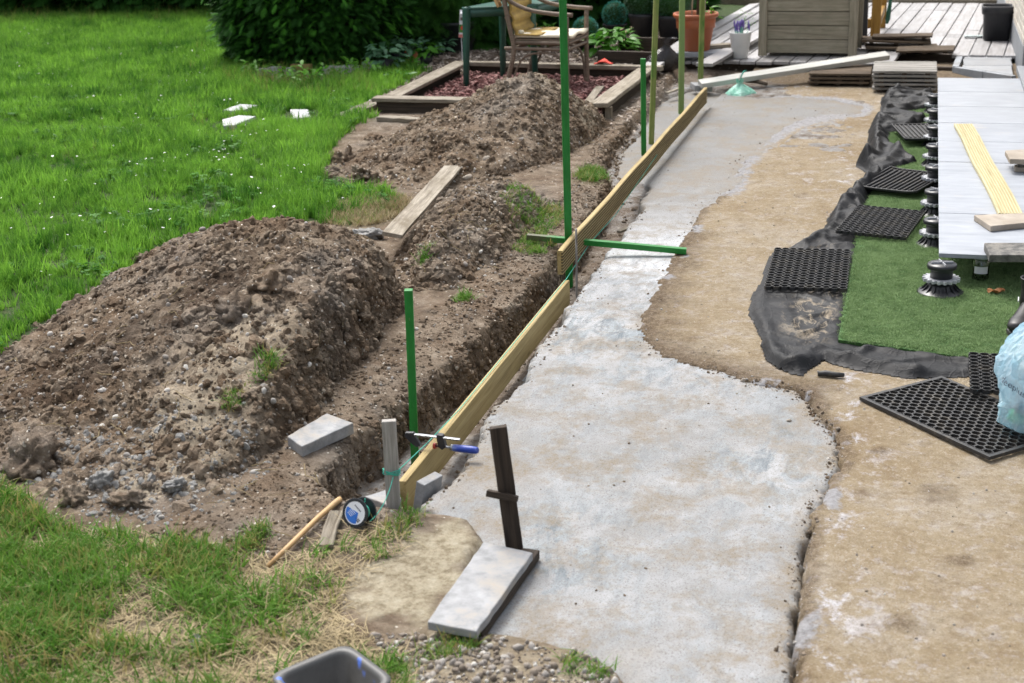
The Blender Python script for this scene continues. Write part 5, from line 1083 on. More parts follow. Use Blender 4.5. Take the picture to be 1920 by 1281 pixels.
T(board('weathered_plank', P(712,222,.10), P(800,228,.10), .10, .04, OLDWOOD, (0,0,1), None, .006, 8, .006), 'half buried old plank in front of the raised bed', 'plank')
# green plastic table
gt = empty('garden_table', (0,0,0)); T(gt, 'dark green plastic garden table standing in the raised bed', 'table')
cs = [Vector((-3.76,11.70,.08)), Vector((-3.20,11.93,.08)), Vector((-3.06,12.44,.08)), Vector((-3.58,12.22,.08))]; cen = sum(cs, Vector())/4; TH = .76
for c_ in cs:
    d_ = (cen-c_).normalized(); MB().tube([c_-Vector((0,0,.02)), c_+d_*.02+Vector((0,0,.4)), c_+d_*.035+Vector((0,0,TH-.10)), c_+d_*.035+Vector((0,0,TH-.08))], [.026,.030,.038,.040], 12).build('leg', GREENPLASTIC, gt, True)
ring = []
for i in range(4):
    a_, b_, c_ = cs[i-1], cs[i], cs[(i+1)%4]
    for t in (.0,.25,.5,.75,1.0):
        p0 = b_.lerp(a_, .16*(1-t)) if t < .5 else b_.lerp(c_, .16*t); ring.append(p0+(p0-cen).normalized()*.02)
mb = MB(); mb.prism([(p_.x, p_.y) for p_ in ring], TH-.022, TH); o = mb.build('table_top', GREENPLASTIC, gt); bev(o, .008, 3)
mb = MB(); n = len(ring); ri = [cen+(p_-cen)*.93 for p_ in ring]; v = [(p_.x, p_.y, z_) for z_ in (TH-.09, TH-.023) for p_ in ring]
v = [(p_.x, p_.y, TH-.085) for p_ in [cen+(p_-cen)*.955 for p_ in ring]]+[(p_.x, p_.y, TH-.0225) for p_ in [cen+(p_-cen)*.985 for p_ in ring]]; mb.add(v, [(i, (i+1)%n, n+(i+1)%n, n+i) for i in range(n)]); o = mb.build('apron', GREENPLASTIC, gt, True); sm = o.modifiers.new('t', 'SOLIDIFY'); sm.thickness = .01
# cane chair, facing right
ch = empty('cane_chair', (-3.02,11.72,.075), math.radians(-6)); T(ch, 'weathered cane armchair with yellow seat pad behind the soil heap', 'chair')
def cane(name, pts, r=.016, n=10):
    P_ = [Vector(p_) for p_ in pts]; out = []
    for i in range(len(P_)-1):
        p0, p1, p2, p3 = P_[max(i-1,0)], P_[i], P_[i+1], P_[min(i+2, len(P_)-1)]
        for k in range(5):
            t = k/5; out.append(.5*((2*p1)+(p2-p0)*t+(2*p0-5*p1+4*p2-p3)*t*t+(3*p1-p0-3*p2+p3)*t**3))
    out.append(P_[-1]); return MB().tube(out, r, n).build(name, RATTAN, ch, True)
for y_ in (-.25, .25):
    cane('rear_leg', [(-.30,y_,0),(-.27,y_,.15),(-.22,y_,.36),(-.25,y_,.55),(-.33,y_,.95)], .021); cane('front_leg', [(.25,y_,0),(.245,y_,.3),(.25,y_,.63)], .020)
    cane('armrest', [(-.31,y_,.86),(-.24,y_,.76),(-.08,y_,.69),(.12,y_,.66),(.30,y_,.65)], .017); cane('side_rail', [(-.30,y_,.375),(0,y_,.372),(.25,y_,.37)], .014)
    cane('brace', [(-.26,y_,.02),(-.20,y_,.20),(-.12,y_,.31),(0,y_,.34),(.12,y_,.335),(.19,y_,.29),(.222,y_,.15),(.226,y_,.0)], .009); cane('seat_rail', [(-.24,y_*.96,.42),(.25,y_*.96,.42)], .017)
for (x_, z_) in ((.25,.37),(.25,.42),(-.23,.37),(-.33,.93),(-.28,.62)): cane('cross_rail', [(x_,-.25,z_),(x_,0,z_),(x_,.25,z_)], .014)
for k in range(7): cane('back_cane', [(-.24,-.2+k*.066,.43),(-.29,-.2+k*.066,.7),(-.33,-.2+k*.066,.93)], .007, 6)
mb = MB(); mb.box((.01,0,.445), (.50,.47,.012)); mb.build('seat_panel', RATTAN, ch)
CUSH = simple('cream_cloth', (.66,.6,.46), (.76,.7,.56), 14, .9, .2, .002); YEL = simple('yellow_trim', (.26,.17,.05), (.40,.28,.07), 14, .85, .2, .002)
v = [(.02+.50*(i/12-.5), .46*(j/10-.5), .462+.010*math.sin(i*.9)*math.sin(j)) for j in range(11) for i in range(13)]; o = mesh('seat_cushion', v, [(j*13+i, j*13+i+1, (j+1)*13+i+1, (j+1)*13+i) for j in range(10) for i in range(12)], CUSH, ch, True); sm = o.modifiers.new('t', 'SOLIDIFY'); sm.thickness = .022; sm.offset = 1
v = []
for i in range(25):
    t = i/24; x_, z_ = ((-.235+.0*t, .47) if 0 else ((-.30+.09*min(1, t*1.6), .93-.46*min(1, t*1.6)) if t < .62 else (-.21+.20*(t-.62)/.38, .47))); dx = .012*math.sin(i*1.9)
    v += [(x_+dx, -.245, z_+.01), (x_+dx+.02, -.252, z_+.015), (x_+dx, .245, z_+.012)]
f = [(3*i, 3*i+3, 3*i+4, 3*i+1) for i in range(24)]+[(3*i, 3*i+2, 3*i+5, 3*i+3) for i in range(24)]; o = mesh('back_pad', v, f, YEL, ch, True); sm = o.modifiers.new('t', 'SOLIDIFY'); sm.thickness = .008
v = [(-.36-.035*math.sin(j*.5)-.012*i/6, -.27+.10*(i/6), .95-.035*j) for j in range(8) for i in range(7)]; o = mesh('hanging_pad', v, [(j*7+i, j*7+i+1, (j+1)*7+i+1, (j+1)*7+i) for j in range(7) for i in range(6)], simple('ochre_cloth', (.55,.32,.13), (.68,.45,.22), 30, .9, .2, .002), ch, True); sm = o.modifiers.new('t', 'SOLIDIFY'); sm.thickness = .02
MB().lathe([(0.0,-.02),(.02,-.016),(.027,0),(.02,.016),(0.0,.02)], 14, (-.17,-.20,.50)).build('cushion_knot', CUSH, ch, True)
# small things in and behind the bed
v = [(.16*(i/8-.5), .07*(j/5-.5), .03*math.exp(-((i-4)/2.2)**2)*(1+.4*math.sin(j*2+i))) for j in range(6) for i in range(9)]
o = mesh('red_cloth', v, [(j*9+i, j*9+i+1, (j+1)*9+i+1, (j+1)*9+i) for j in range(5) for i in range(8)], simple('red_cloth', (.62,.05,.03), (.7,.09,.06), 20, .8), None, True); q = P(1132,118,RB+.01); o.location = (q.x, q.y-.01, RB+.006); sm = o.modifiers.new('t', 'SOLIDIFY'); sm.thickness = .006; T(o, 'small bright red cloth on the back rail of the raised bed', 'cloth')
for (a_, c_, z_, lab) in ((P(1122,108,.14), P(1250,112,.14), .1, 'dark timber edging in front of the hosta'), (P(1160,82,.16), P(1262,84,.16), .1, 'dark timber edging under the box pots')):
    T(board('edging_board', a_, c_, .05, .13, DARKWOOD, (0,0,1), None, .002, 5, .004), lab, 'edging')
def topiary(px, py, z0, R, prof, mat, leaf, label, dens=1500, lw=.016):
    q_ = P(px, py, z0); e_ = empty('topiary_ball', (q_.x, q_.y, z0)); T(e_, label, 'topiary'); top = prof[-1][1]
    potbody([(0.0,0)]+prof+[(prof[-1][0]-.012, top), (prof[-1][0]-.02, top-.03), (0.0, top-.03)], DARKPOT, e_, 36)
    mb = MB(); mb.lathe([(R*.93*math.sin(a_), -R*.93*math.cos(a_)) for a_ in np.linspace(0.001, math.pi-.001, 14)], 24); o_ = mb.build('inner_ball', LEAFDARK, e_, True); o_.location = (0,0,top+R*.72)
    mb = MB()
    for i in range(dens):
        d = Vector(np.random.normal(size=3)).normalized(); v_, f_ = leafcard(lw*random.uniform(.8,1.5), lw*.45, .2, 2); d2 = (d+Vector(np.random.normal(size=3))*.45).normalized()
        m = d2.to_track_quat('X', 'Z').to_matrix().to_4x4(); m.translation = d*R*random.uniform(.9, 1.0)
        mb.add([m @ Vector(p_) for p_ in v_], f_)
    o_ = mb.build('foliage', leaf, e_); o_.location = (0,0,top+R*.72); return e_
topiary(1098,92,.10, .125, [(.085,0),(.105,.08),(.115,.085),(.115,.10)], DARKPOT, TOPIARY, 'round teal topiary ball behind the cane chair', 1700)
topiary(1153,66,.10, .135, [(.085,0),(.11,.10),(.13,.105),(.13,.12)], DARKPOT, TOPIARY, 'round teal topiary ball behind the bright green hosta', 1700)
topiary(1208,72,.10, .20, [(.11,0),(.16,.22),(.165,.225),(.165,.26)], DARKPOT, BOXLEAF, 'left clipped box ball in a tall black pot', 2600, .020)
topiary(1262,76,.10, .22, [(.12,0),(.17,.22),(.175,.225),(.175,.26)], DARKPOT, BOXLEAF, 'right clipped box ball in a tall black pot', 2600, .020)
q = P(1147,100,.10); hp = empty('hosta_plant', (q.x, q.y, .10)); T(hp, 'bright green broad leaved plant in front of the teal topiary', 'plant'); leafy('foliage', hp, (0,0,.02), 90, .19, .22, .12, .085, LEAFBRIGHT, .7, .8); leafy('dry_stems', hp, (.15,0,.1), 14, .05, .2, .03, .012, STRAW)
# black bin bag by the deck
v = []; q = P(1228,135,.08); NA = 26; pr = [(.13,0),(.17,.03),(.16,.09),(.12,.15),(.06,.20),(.03,.23),(.05,.27),(.07,.30)]
for (r_, z_) in pr:
    for i in range(NA): a_ = 2*math.pi*i/NA; k_ = 1+.15*math.sin(3*a_+z_*11)+.09*math.sin(7*a_-z_*30); v.append((r_*k_*math.cos(a_)+z_*.45, r_*k_*.8*math.sin(a_), z_))
e_ = mesh('rubbish_sack', v, [(j*NA+i, j*NA+(i+1)%NA, (j+1)*NA+(i+1)%NA, (j+1)*NA+i) for j in range(len(pr)-1) for i in range(NA)], simple('black_film', (.012,.009,.010), (.03,.024,.026), 16, .25, .5, .01), None, True); e_.location = (q.x, q.y, .08); T(e_, 'crumpled black rubbish sack left of the terracotta pot', 'bag')
# potted plants left of the bed
q = P(852,104,.06); bt = empty('tomato_pot', (q.x, q.y+.1, .06)); T(bt, 'large black pot with a staked tomato plant before the hedge', 'pot')
potbody([(0.0,0),(.17,0),(.175,.005),(.215,.30),(.222,.302),(.222,.33),(.21,.335),(.20,.29),(0.0,.29)], DARKPOT, bt, 44); MB().lathe([(0.0,.295),(.2,.292)], 24).build('soil', SOILM, bt)
MB().tube([(-.02,0,.29),(-.015,0,.8),(-.01,0,1.4)], .008, 6).build('support_cane', simple('cane2', (.3,.22,.12), (.4,.3,.18), 20, .7), bt, True); leafy('foliage', bt, (-.04,0,.33), 70, .14, .75, .10, .05, LEAFBRIGHT, .6)
MB().tube([(.10,-.10,.25),(.115,-.13,.60)], .005, 6).build('stem', LEAF, bt, True)
q = P(866,72,.32); tg = empty('plant_label', (q.x, q.y-.02, .10)); T(tg, 'white plant label with a red tomato picture beside the black pot', 'label')
tm = Matrix.Rotation(math.radians(5), 4, 'Y') @ Matrix.Rotation(math.radians(12), 4, 'Z')
mb = MB(); mb.box((0,0,.36), (.085,.006,.26), None); o = mb.build('card', LABW, tg); o.matrix_local = tm
mb = MB(); mb.box((0,-.004,.405), (.07,.003,.03)); mb.build('clip', simple('dark_clip', (.1,.08,.07), (.16,.13,.12), 20, .6), tg).matrix_local = tm
mb = MB(); mb.box((.008,-.022,.468), (.085,.05,.004), Matrix.Rotation(.5, 3, 'X')); mb.build('folded_flap', LABW, tg).matrix_local = tm
mb = MB(); mb.box((0,-.0045,.315), (.083,.003,.075)); mb.build('picture_field', simple('print_green', (.03,.14,.02), (.10,.25,.05), 50, .5), tg).matrix_local = tm
mb = MB(); mb.lathe([(0.0,-.003),(.020,-.003),(.022,0.0),(.020,.003),(0.0,.003)], 18); o = mb.build('tomato_print', simple('print_red', (.6,.04,.02), (.7,.08,.04), 50, .5), tg)
for p_ in o.data.vertices: p_.co = tm @ Vector((p_.co.x-.006, -.006+p_.co.z*.3, .322+p_.co.y))
mb = MB(); mb.box((0,-.0045,.245), (.083,.003,.03)); mb.build('lower_band', simple('print_pink', (.6,.15,.14), (.75,.3,.28), 30, .5), tg).matrix_local = tm
MB().tube([(0,.006,0),(0,.006,.3)], .004, 6).build('stake', LABW, tg)
def smallpot(px, py, z0, r_, h_, mat, n, R, H, L, w_, lm, label, rim=True):
    q_ = P(px, py, z0); e_ = empty('potted_plant', (q_.x, q_.y, z0)); T(e_, label, 'potted plant', 'small potted plants by the hedge')
    potbody([(0.0,0),(r_*.75,0),(r_,h_),(r_*.93,h_),(r_*.88,h_*.85),(0.0,h_*.85)], mat, e_, 24); leafy('foliage', e_, (0,0,h_*.9), n, R, H, L, w_, lm); return e_
REDPOT = simple('orange_pot', (.40,.10,.03), (.5,.15,.05), 12, .6)
smallpot(722,140,.06,.09,.13,DARKPOT,60,.15,.20,.09,.06,LEAFBLUE,'leafy grey green strawberry plant in a black pot nearest the lawn')
smallpot(750,124,.06,.075,.12,DARKPOT,46,.13,.18,.08,.055,LEAFBLUE,'grey green plant in a black pot behind the strawberry plant')
smallpot(772,118,.06,.065,.11,REDPOT,40,.12,.16,.08,.05,LEAFBLUE,'plant in an orange pot left of the small black pot')
smallpot(800,124,.06,.07,.11,DARKPOT,34,.12,.14,.08,.045,LEAF,'small black pot with few leaves before the tomato pot')
smallpot(820,110,.06,.07,.10,DARKPOT,34,.13,.14,.08,.045,LEAFBLUE,'low plant in a black pot right beside the tomato pot')
smallpot(892,92,.06,.08,.12,DARKPOT,30,.1,.12,.07,.04,LEAF,'small black pot right of the large tomato pot')
for (px, py, R, H, n, lab) in ((925,88,.22,.35,120,'light green leafy weed under the garden table'), (1020,95,.2,.3,60,'dark leafy clump behind the cane chair'), (690,152,.15,.20,60,'bright green weed at the left bed corner'), (655,150,.13,.20,50,'yellow green weed before the grey edging stones'), (610,158,.12,.2,44,'upright weed growing below the dark yew'), (745,160,.11,.14,44,'small bright weed beside the left bed rail'), (478,152,.12,.22,40,'leafy weed at the left corner of the dark yew'), (535,160,.13,.20,46,'low weed left of the small wooden trough'), (575,168,.12,.24,44,'yellowish weed just before the small wooden trough'), (770,138,.10,.16,40,'low green weed below the small potted plants'), (990,92,.2,.34,90,'bright leafy plant behind the legs of the cane chair')):
    q_ = P(px, py, .06); e_ = empty('weed', (q_.x, q_.y, .06)); T(e_, lab, 'weed'); leafy('foliage', e_, (0,0,.0), n, R, H, .075, .035, LEAFBRIGHT if py > 140 or px == 925 else LEAF, .5, 1.0)
# edging stones below the hedge, small wooden seat
for i, px in enumerate((495,517,545,580,618,640,662,690,715,735)):
    if i == 3: continue
    py = 146 if px < 600 else 143-max(0, (px-660)*.35); q_ = P(px, py, .05); mb = MB(); mb.box((0,0,.05), (.10,.10,.13)); o = mb.build('edging_stone', simple('edging_stone_grey', (.26,.265,.27), (.38,.385,.39), 14, .9, .4, .004) if i == 0 else bpy.data.materials['edging_stone_grey']); bev(o, .008); o.location = (q_.x, q_.y, .02+random.uniform(0,.02)); o.rotation_euler = (random.uniform(-.08,.08), random.uniform(-.08,.08), random.uniform(-.4,.4))
    T(o, 'square grey edging stone, %s from the left below the dark yew' % ['first','second','third','','fourth','fifth','sixth','seventh','eighth','ninth'][i], 'edging stone', 'row of edging stones')
q_ = P(569,144,.05); e_ = empty('wooden_trough', (q_.x, q_.y-.03, .05)); T(e_, 'small brown wooden trough among the weeds below the yew', 'trough')
BRW = wood('trough_wood', (.19,.12,.05), (.27,.18,.08), (.1,.06,.025), 1, .7); board('trough_board', (-.10,0,.095), (.10,0,.095), .07, .05, BRW, (0,0,1), e_, .001, 3, .004); board('foot', (0,0,-.02), (0,0,.07), .05, .04, BRW, (0,1,0), e_, .001, 2, .004)
# lawn stones
for (pts_, z_, lab) in (([(418,206),(450,195),(484,197),(448,209)], .105, 'white stone slab half sunk in the lawn, farthest of three'), ([(417,224),(448,216),(480,218),(440,234),(418,236)], .11, 'white stone slab with grass over its front, left in the lawn'), ([(544,205),(577,205),(583,219),(548,222)], .11, 'bright white stone block right of the lawn slabs')):
    slabstone('stone_slab', poly2(*pts_, z=z_), z_, .06, WHITESTONE, lab)
slabstone('stone_slab', poly2((478,238),(500,222),(506,226),(488,240),z=.09), .09, .05, STONE, 'narrow grey stone in the grass below the white slabs')
q_ = at(80,612,.1); o = rock(5, simple('field_stone_brown', (.12,.095,.07), (.22,.18,.135), 8, .9, .5, .01), .55, 3, .3); COL.objects.link(o); o.name = 'field_stone'; o.location = P(82,612,.13); o.scale = (.065,.065,.045); o.location.z = .09; T(o, 'flat brown stone in the grass at the left foot of the heap', 'stone')
# ---------------------------------------------------------------- conifers and hedge
def spray(L, mat, n=16, droop=.5, w_=.010):
    "one flat conifer frond: a rib with needles on both sides"
    mb = MB()
    for k in range(n):
        t = (k+1)/n; x_ = L*t; z_ = -droop*L*t*t*.5; ln = L*.42*math.sin(math.pi*min(.97, .15+.85*t))**.7
        for s_ in (-1, 1):
            a_ = .75+random.uniform(-.15,.15); d = Vector((math.cos(a_), s_*math.sin(a_), -.25-random.uniform(0,.25))).normalized(); p = Vector((x_, 0, z_)); q_ = p+d*ln; side = Vector((0,0,1)).cross(d).normalized()*w_*.5
            mb.add([p-side, p+side, q_+side*.3, q_-side*.3], [(0,1,2,3)])
    return mesh('frond', mb.v, mb.f, mat, None, False, False)
YP = proto('yew_protos', [spray(.105, YEW, 14, .6, .0065) for i in range(4)]); YTP = proto('yew_tip_protos', [spray(.10, YEWTIP, 12, .8, .0065) for i in range(4)])
LP = proto('conifer_protos', [spray(.24, leafmat('conifer_green', (.020,.085,.014), (.07,.20,.03), .25, .55, 2.5), 20, .9, .008) for i in range(3)])
HP = proto('hedge_protos', [spray(.22, YEW, 14, .5, .020) for i in range(3)])
def conifer(name, label, cat, c, rx, ry, z0, z1, nsp, col, tipcol=None, tips=0, box=2.5, taper=.1, cull=True):
    e_ = empty(name, c); T(e_, label, cat, 'conifers and hedges')
    MB().tube([(0,0,-.1),(0,0,z1*.5),(0,0,z1*.9)], [.07,.05,.015], 8).build('trunk', BARK, e_, True)
    mb = MB(); k = 12; pr = []
    for i in range(k+1):
        t = i/k; s_ = (1-taper*t)*min(1, (1-t)*3+.05)**.5*(.86+.14*min(1, t*6)); pr.append((s_*.90, z0+.05+(z1-z0)*t))
    mb.lathe(pr, 28, sq=box); o = mb.build('dark_core', simple(name+'_dark', (.003,.008,.002), (.008,.020,.005), 8, .95) if (name+'_dark') not in bpy.data.materials else bpy.data.materials[name+'_dark'], e_, True); o.scale = (rx, ry, 1)  # solid dark core added inside the crown to block light
    def pts(n, dr):
        a_ = np.random.uniform(0, 2*math.pi, n); t = np.random.random(n)**1.2; q_ = 1/(np.abs(np.cos(a_))**box+np.abs(np.sin(a_))**box)**(1/box)
        s_ = (1-taper*t)*np.minimum(1, (1-t)*3+.05)**.5*(.86+.14*np.minimum(1, t*6))*(dr+.10*np.random.normal(size=n)*.5)
        s_ = s_+.05*np.sin(a_*9+t*14)+.04*np.sin(a_*17-t*23)
        x_ = s_*q_*np.cos(a_)*rx; y_ = s_*q_*np.sin(a_)*ry; z_ = z0+(z1-z0)*t+np.random.uniform(-.05,.05,n)
        az = np.arctan2(y_/ry**2, x_/rx**2)+np.random.normal(0, .5, n)
        if cull: m = (y_ < ry*.45); x_, y_, z_, az = x_[m], y_[m], z_[m], az[m]
        return np.stack([x_, y_, z_], -1), np.stack([np.random.normal(0,.35,len(az)), np.random.normal(.05,.35,len(az)), az], -1)
    p_, r_ = pts(nsp, .95); ST(scatter('crown', p_, col, r_, np.random.uniform(.7,1.35,len(p_)), e_))
    if tips: p_, r_ = pts(tips, 1.03); ST(scatter('fresh_tips', p_, tipcol, r_, np.random.uniform(.6,1.2,len(p_)), e_))
    return e_
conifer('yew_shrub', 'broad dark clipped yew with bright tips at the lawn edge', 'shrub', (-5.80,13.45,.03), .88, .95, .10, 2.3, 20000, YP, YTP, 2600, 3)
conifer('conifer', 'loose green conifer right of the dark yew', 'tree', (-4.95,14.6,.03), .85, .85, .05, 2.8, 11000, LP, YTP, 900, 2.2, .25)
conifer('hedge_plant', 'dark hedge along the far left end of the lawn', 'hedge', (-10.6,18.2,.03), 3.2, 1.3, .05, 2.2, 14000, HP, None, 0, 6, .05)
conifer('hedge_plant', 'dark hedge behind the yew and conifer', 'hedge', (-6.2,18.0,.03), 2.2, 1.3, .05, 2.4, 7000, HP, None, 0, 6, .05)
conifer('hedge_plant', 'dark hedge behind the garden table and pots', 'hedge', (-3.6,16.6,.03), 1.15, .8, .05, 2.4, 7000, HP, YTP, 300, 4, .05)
# ---------------------------------------------------------------- lawn, daisies, rough turf
n = 60000
G1 = proto('lawn_protos', [blades(18, .05, .10, .0052, .030, GRASS, .9, 3) for i in range(6)]); G2 = proto('far_lawn_protos', [blades(22, .06, .12, .0085, .05, GRASS, .9, 3) for i in range(5)])
G3 = proto('rough_protos', [blades(12, .03, .085, .0045, .03, GRASSDRY, 1.5, 3, .35) for i in range(6)]); G4 = proto('straw_protos', [blades(7, .03, .10, .0028, .04, STRAW, .6, 3, 1.25) for i in range(6)])
def lawnpts(n, y0, y1):
    x_, y_ = inpoly(LAWN, n); k = (y_ > y0) & (y_ < y1) & inview(x_, y_, .05, 260); x_, y_ = x_[k], y_[k]
    d = fbm(x_, y_, 1.2, 3, 130); k = np.random.random(len(x_)) < .75+.5*d; x_, y_ = x_[k], y_[k]
    ok = np.ones(len(x_), bool)
    for c_ in ((460,203),(445,226),(563,213)):
        q = P(*c_, .1); ok &= np.hypot((x_-q.x), (y_-q.y)) > .19
    for s_, o_ in MOUNDS: ok &= polysd(x_, y_, o_) > .0
    ok &= ~((x_ > -4.2) & (x_ < -2.2) & (y_ > 10.35) & (y_ < 12.5))
    return x_[ok], y_[ok]
x_, y_ = lawnpts(150000, 3.5, 10); lawn_near = scatter('lawn_grass', lay(x_, y_, -.006), G1, spin(len(x_), .25), np.random.uniform(.55, 1.3, len(x_))*(1+.75*fbm(x_, y_, 1.6, 3, 131)))
ST(lawn_near, 'long bright green lawn grass left of the soil heaps', 'grass')
x2, y2 = lawnpts(90000, 10, 19); far_ = scatter('lawn_grass', lay(x2, y2, -.006), G2, spin(len(x2), .25), np.random.uniform(.7, 1.3, len(x2))*(1+.3*fbm(x2, y2, .9, 2, 131)))
ST(far_, 'bright green lawn grass running back to the hedge', 'grass')
G5 = proto('wisp_protos', [blades(7, .14, .26, .0032, .03, GRASSDRY, .7, 4) for i in range(4)]); x_, y_ = lawnpts(3600, 5, 17); k = np.random.random(len(x_)) < .25+fbm(x_, y_, .8, 3, 133); x_, y_ = x_[k], y_[k]
xw, yw = inpoly(W((400,150),(700,155),(705,190),(440,190),z=.06), 420); x_ = np.concatenate([x_, xw]); y_ = np.concatenate([y_, yw]); xw, yw = inpoly(W((0,40),(400,30),(400,50),(0,58),z=.06), 500); x_ = np.concatenate([x_, xw]); y_ = np.concatenate([y_, yw])
ST(scatter('tall_grass_wisps', lay(x_, y_, -.004), G5, spin(len(x_), .25), np.random.uniform(.6,1.2,len(x_))), 'taller pale grass wisps in the lawn and below the hedge', 'grass')
# strip of lawn beyond the deck
fs = [(-3.4,18.3),(2.5,18.4),(2.5,21),(-3.4,21)]; x_, y_ = inpoly(fs, 6000); ST(scatter('far_lawn_strip', lay(x_, y_, 0), G2, spin(len(x_), .25), np.random.uniform(.7,1.2,len(x_))), 'strip of lawn beyond the deck', 'grass')
# clover
def cloverleaf():
    mb = MB()
    for i in range(7):
        bx, by, h_ = random.uniform(-.03,.03), random.uniform(-.03,.03), random.uniform(.03,.07)
        for k in range(3):
            a_ = 2.094*k+random.random(); r_ = random.uniform(.008,.012); c_ = Vector((bx+math.cos(a_)*r_, by+math.sin(a_)*r_, h_)); v = [c_+Vector((math.cos(t)*r_, math.sin(t)*r_, .003*math.sin(2*t))) for t in np.linspace(0, 6.283, 7)[:-1]]; mb.add(v, [tuple(range(6))])
    return mesh('clover', mb.v, mb.f, LEAF, None, False, False)
CL = proto('clover_protos', [cloverleaf() for i in range(5)])
x_, y_ = lawnpts(34000, 4, 12); k = fbm(x_, y_, 1.1, 3, 140) > .06; x_, y_ = x_[k], y_[k]; ST(scatter('clover', lay(x_, y_, 0), CL, spin(len(x_), .2), np.random.uniform(.6,.95,len(x_))), 'low clover patches growing through the lawn', 'clover')
# daisies
def daisy(s_):
    mb = MB(); h_ = random.uniform(.07,.11)
    tilt = Matrix.Translation((0,0,h_)) @ Matrix.Rotation(random.uniform(-.4,.4), 4, 'X') @ Matrix.Rotation(random.uniform(-.4,.4), 4, 'Y')
    for k in range(10):
        a_ = 2*math.pi*k/10; v = [(.003*math.cos(a_-.5), .003*math.sin(a_-.5), 0), (.013*math.cos(a_-.25), .013*math.sin(a_-.25), .002), (.014*math.cos(a_+.25), .014*math.sin(a_+.25), .002), (.003*math.cos(a_+.5), .003*math.sin(a_+.5), 0)]; mb.add([tilt @ Vector(p_) for p_ in v], [(0,1,2,3)])
    return mesh('daisy', mb.v, mb.f, PETAL, None, False, False)
DP = proto('daisy_protos', [daisy(i) for i in range(5)])
x_, y_ = lawnpts(17000, 5, 17); k = np.random.random(len(x_)) < .22+1.6*fbm(x_, y_, .9, 3, 150); x_, y_ = x_[k], y_[k]; ST(scatter('daisies', lay(x_, y_, .0), DP, spin(len(x_), .2), np.random.uniform(.35,.70,len(x_))), 'tiny white daisies dotted over the lawn', 'daisies')
# trampled turf in the near left corner and on the banks
x_, y_ = inpoly(ROUGH, 14000); k = inview(x_, y_, 0, 260) & (topz(x_, y_)-gz(x_, y_) < .02); x_, y_ = x_[k], y_[k]
d = fbm(x_, y_, 3.2, 3, 160); lft = sstep(-1.75, -2.2, x_); k = np.random.random(len(x_)) < np.clip(.04+1.1*d+.8*lft*sstep(-.35,.25,d), .02, 1); xg, yg = x_[k], y_[k]
ST(scatter('rough_grass', lay(xg, yg, -.004), G3, spin(len(xg), .5), np.random.uniform(.7,1.4,len(xg))), 'patchy trampled grass in the near left corner', 'grass')
x_, y_ = inpoly(ROUGH, 6500); k = inview(x_, y_, 0, 260); x_, y_ = x_[k], y_[k]; ST(scatter('straw', lay(x_, y_, .002), G4, spin(len(x_), .3), np.random.uniform(.7,1.3,len(x_))), 'dry straw and dead grass strewn over the near soil', 'straw')
px_, py_ = [], []
for (a, b, r_, n_) in ((1000,395,.26,240),(1110,328,.15,170),(1000,458,.16,90),(690,395,.30,240),(745,1000,.12,26),(1060,1250,.05,5),(800,1235,.06,8),(1125,1262,.04,9),(720,1262,.05,8),(480,1010,.06,40),(860,1215,.07,30),(800,480,.05,20),(870,560,.05,20),(500,690,.06,26),(440,745,.05,20)):
    q = at(a, b, .06); rr = r_*np.sqrt(np.random.random(n_)); aa = np.random.uniform(0, 6.28, n_); px_.append(q.x+rr*np.cos(aa)*.6); py_.append(q.y+rr*np.sin(aa)*1.3)
px_, py_ = np.concatenate(px_), np.concatenate(py_); ST(scatter('grass_tufts', lay(px_, py_, -.004), G3, spin(len(px_), .4), np.random.uniform(.5,1.0,len(px_))), 'small surviving grass tufts on the dug soil and banks', 'grass')
q = P(690,395,.07); n_ = 260; rr = .32*np.sqrt(np.random.random(n_)); aa = np.random.uniform(0, 6.28, n_); x_, y_ = q.x+rr*np.cos(aa)*.7, q.y+rr*np.sin(aa)*1.2
G6 = proto('dry_tuft_protos', [blades(16, .03, .07, .004, .03, STRAW, 1.2, 3, .3) for i in range(4)]); ST(scatter('dry_grass', lay(x_, y_, -.003), G6, spin(n_, .3), np.random.uniform(.7,1.2,n_)), 'yellowed dry grass between the lawn and the grey plank', 'grass')
# ---------------------------------------------------------------- clods, pebbles, gravel, mulch
CLOD = Mt('clod'); p_ = CLOD.pos(); r_ = CLOD.rnd(); c_ = CLOD.ramp(CLOD.math('ADD', CLOD.math('MULTIPLY', r_, .55), CLOD.math('MULTIPLY', CLOD.noise(p_, 8, 4), .45)), [(.2, (.026,.016,.010)), (.5, (.078,.052,.034)), (.8, (.17,.13,.09))]); CLOD = CLOD.out(c_, .95, CLOD.bump(CLOD.noise(p_, 120, 5, .7), .8, .006), Specular_IOR_Level=.15)
PEB = Mt('pebble'); r_ = PEB.rnd(); c_ = PEB.ramp(r_, [(.0, (.10,.08,.06)), (.4, (.20,.165,.13)), (.8, (.28,.26,.24)), (1, (.52,.50,.46))]); PEB = PEB.out(c_, .85, PEB.bump(PEB.noise(PEB.obj(), 6, 4), .3, .05))
CEM = simple('cement_lump', (.23,.225,.21), (.40,.395,.385), 3, .95, .6, .05)
CP = proto('clod_protos', [rock(100+i, SOIL, .8, 2, .55) for i in range(7)]); PP = proto('pebble_protos', [rock(200+i, PEB, .7, 2, .12) for i in range(6)]); XP = proto('cement_protos', [rock(300+i, CEM, .8, 2, .5) for i in range(5)])
def sizes(n, a, b, p=2.6): u = np.random.random(n); return a*(b/a)**(u**p)
def onheaps(n):
    X_, Y_ = [], []
    for s_, o_ in MOUNDS: x_, y_ = inpoly(o_, n); X_.append(x_); Y_.append(y_)
    return np.concatenate(X_), np.concatenate(Y_)
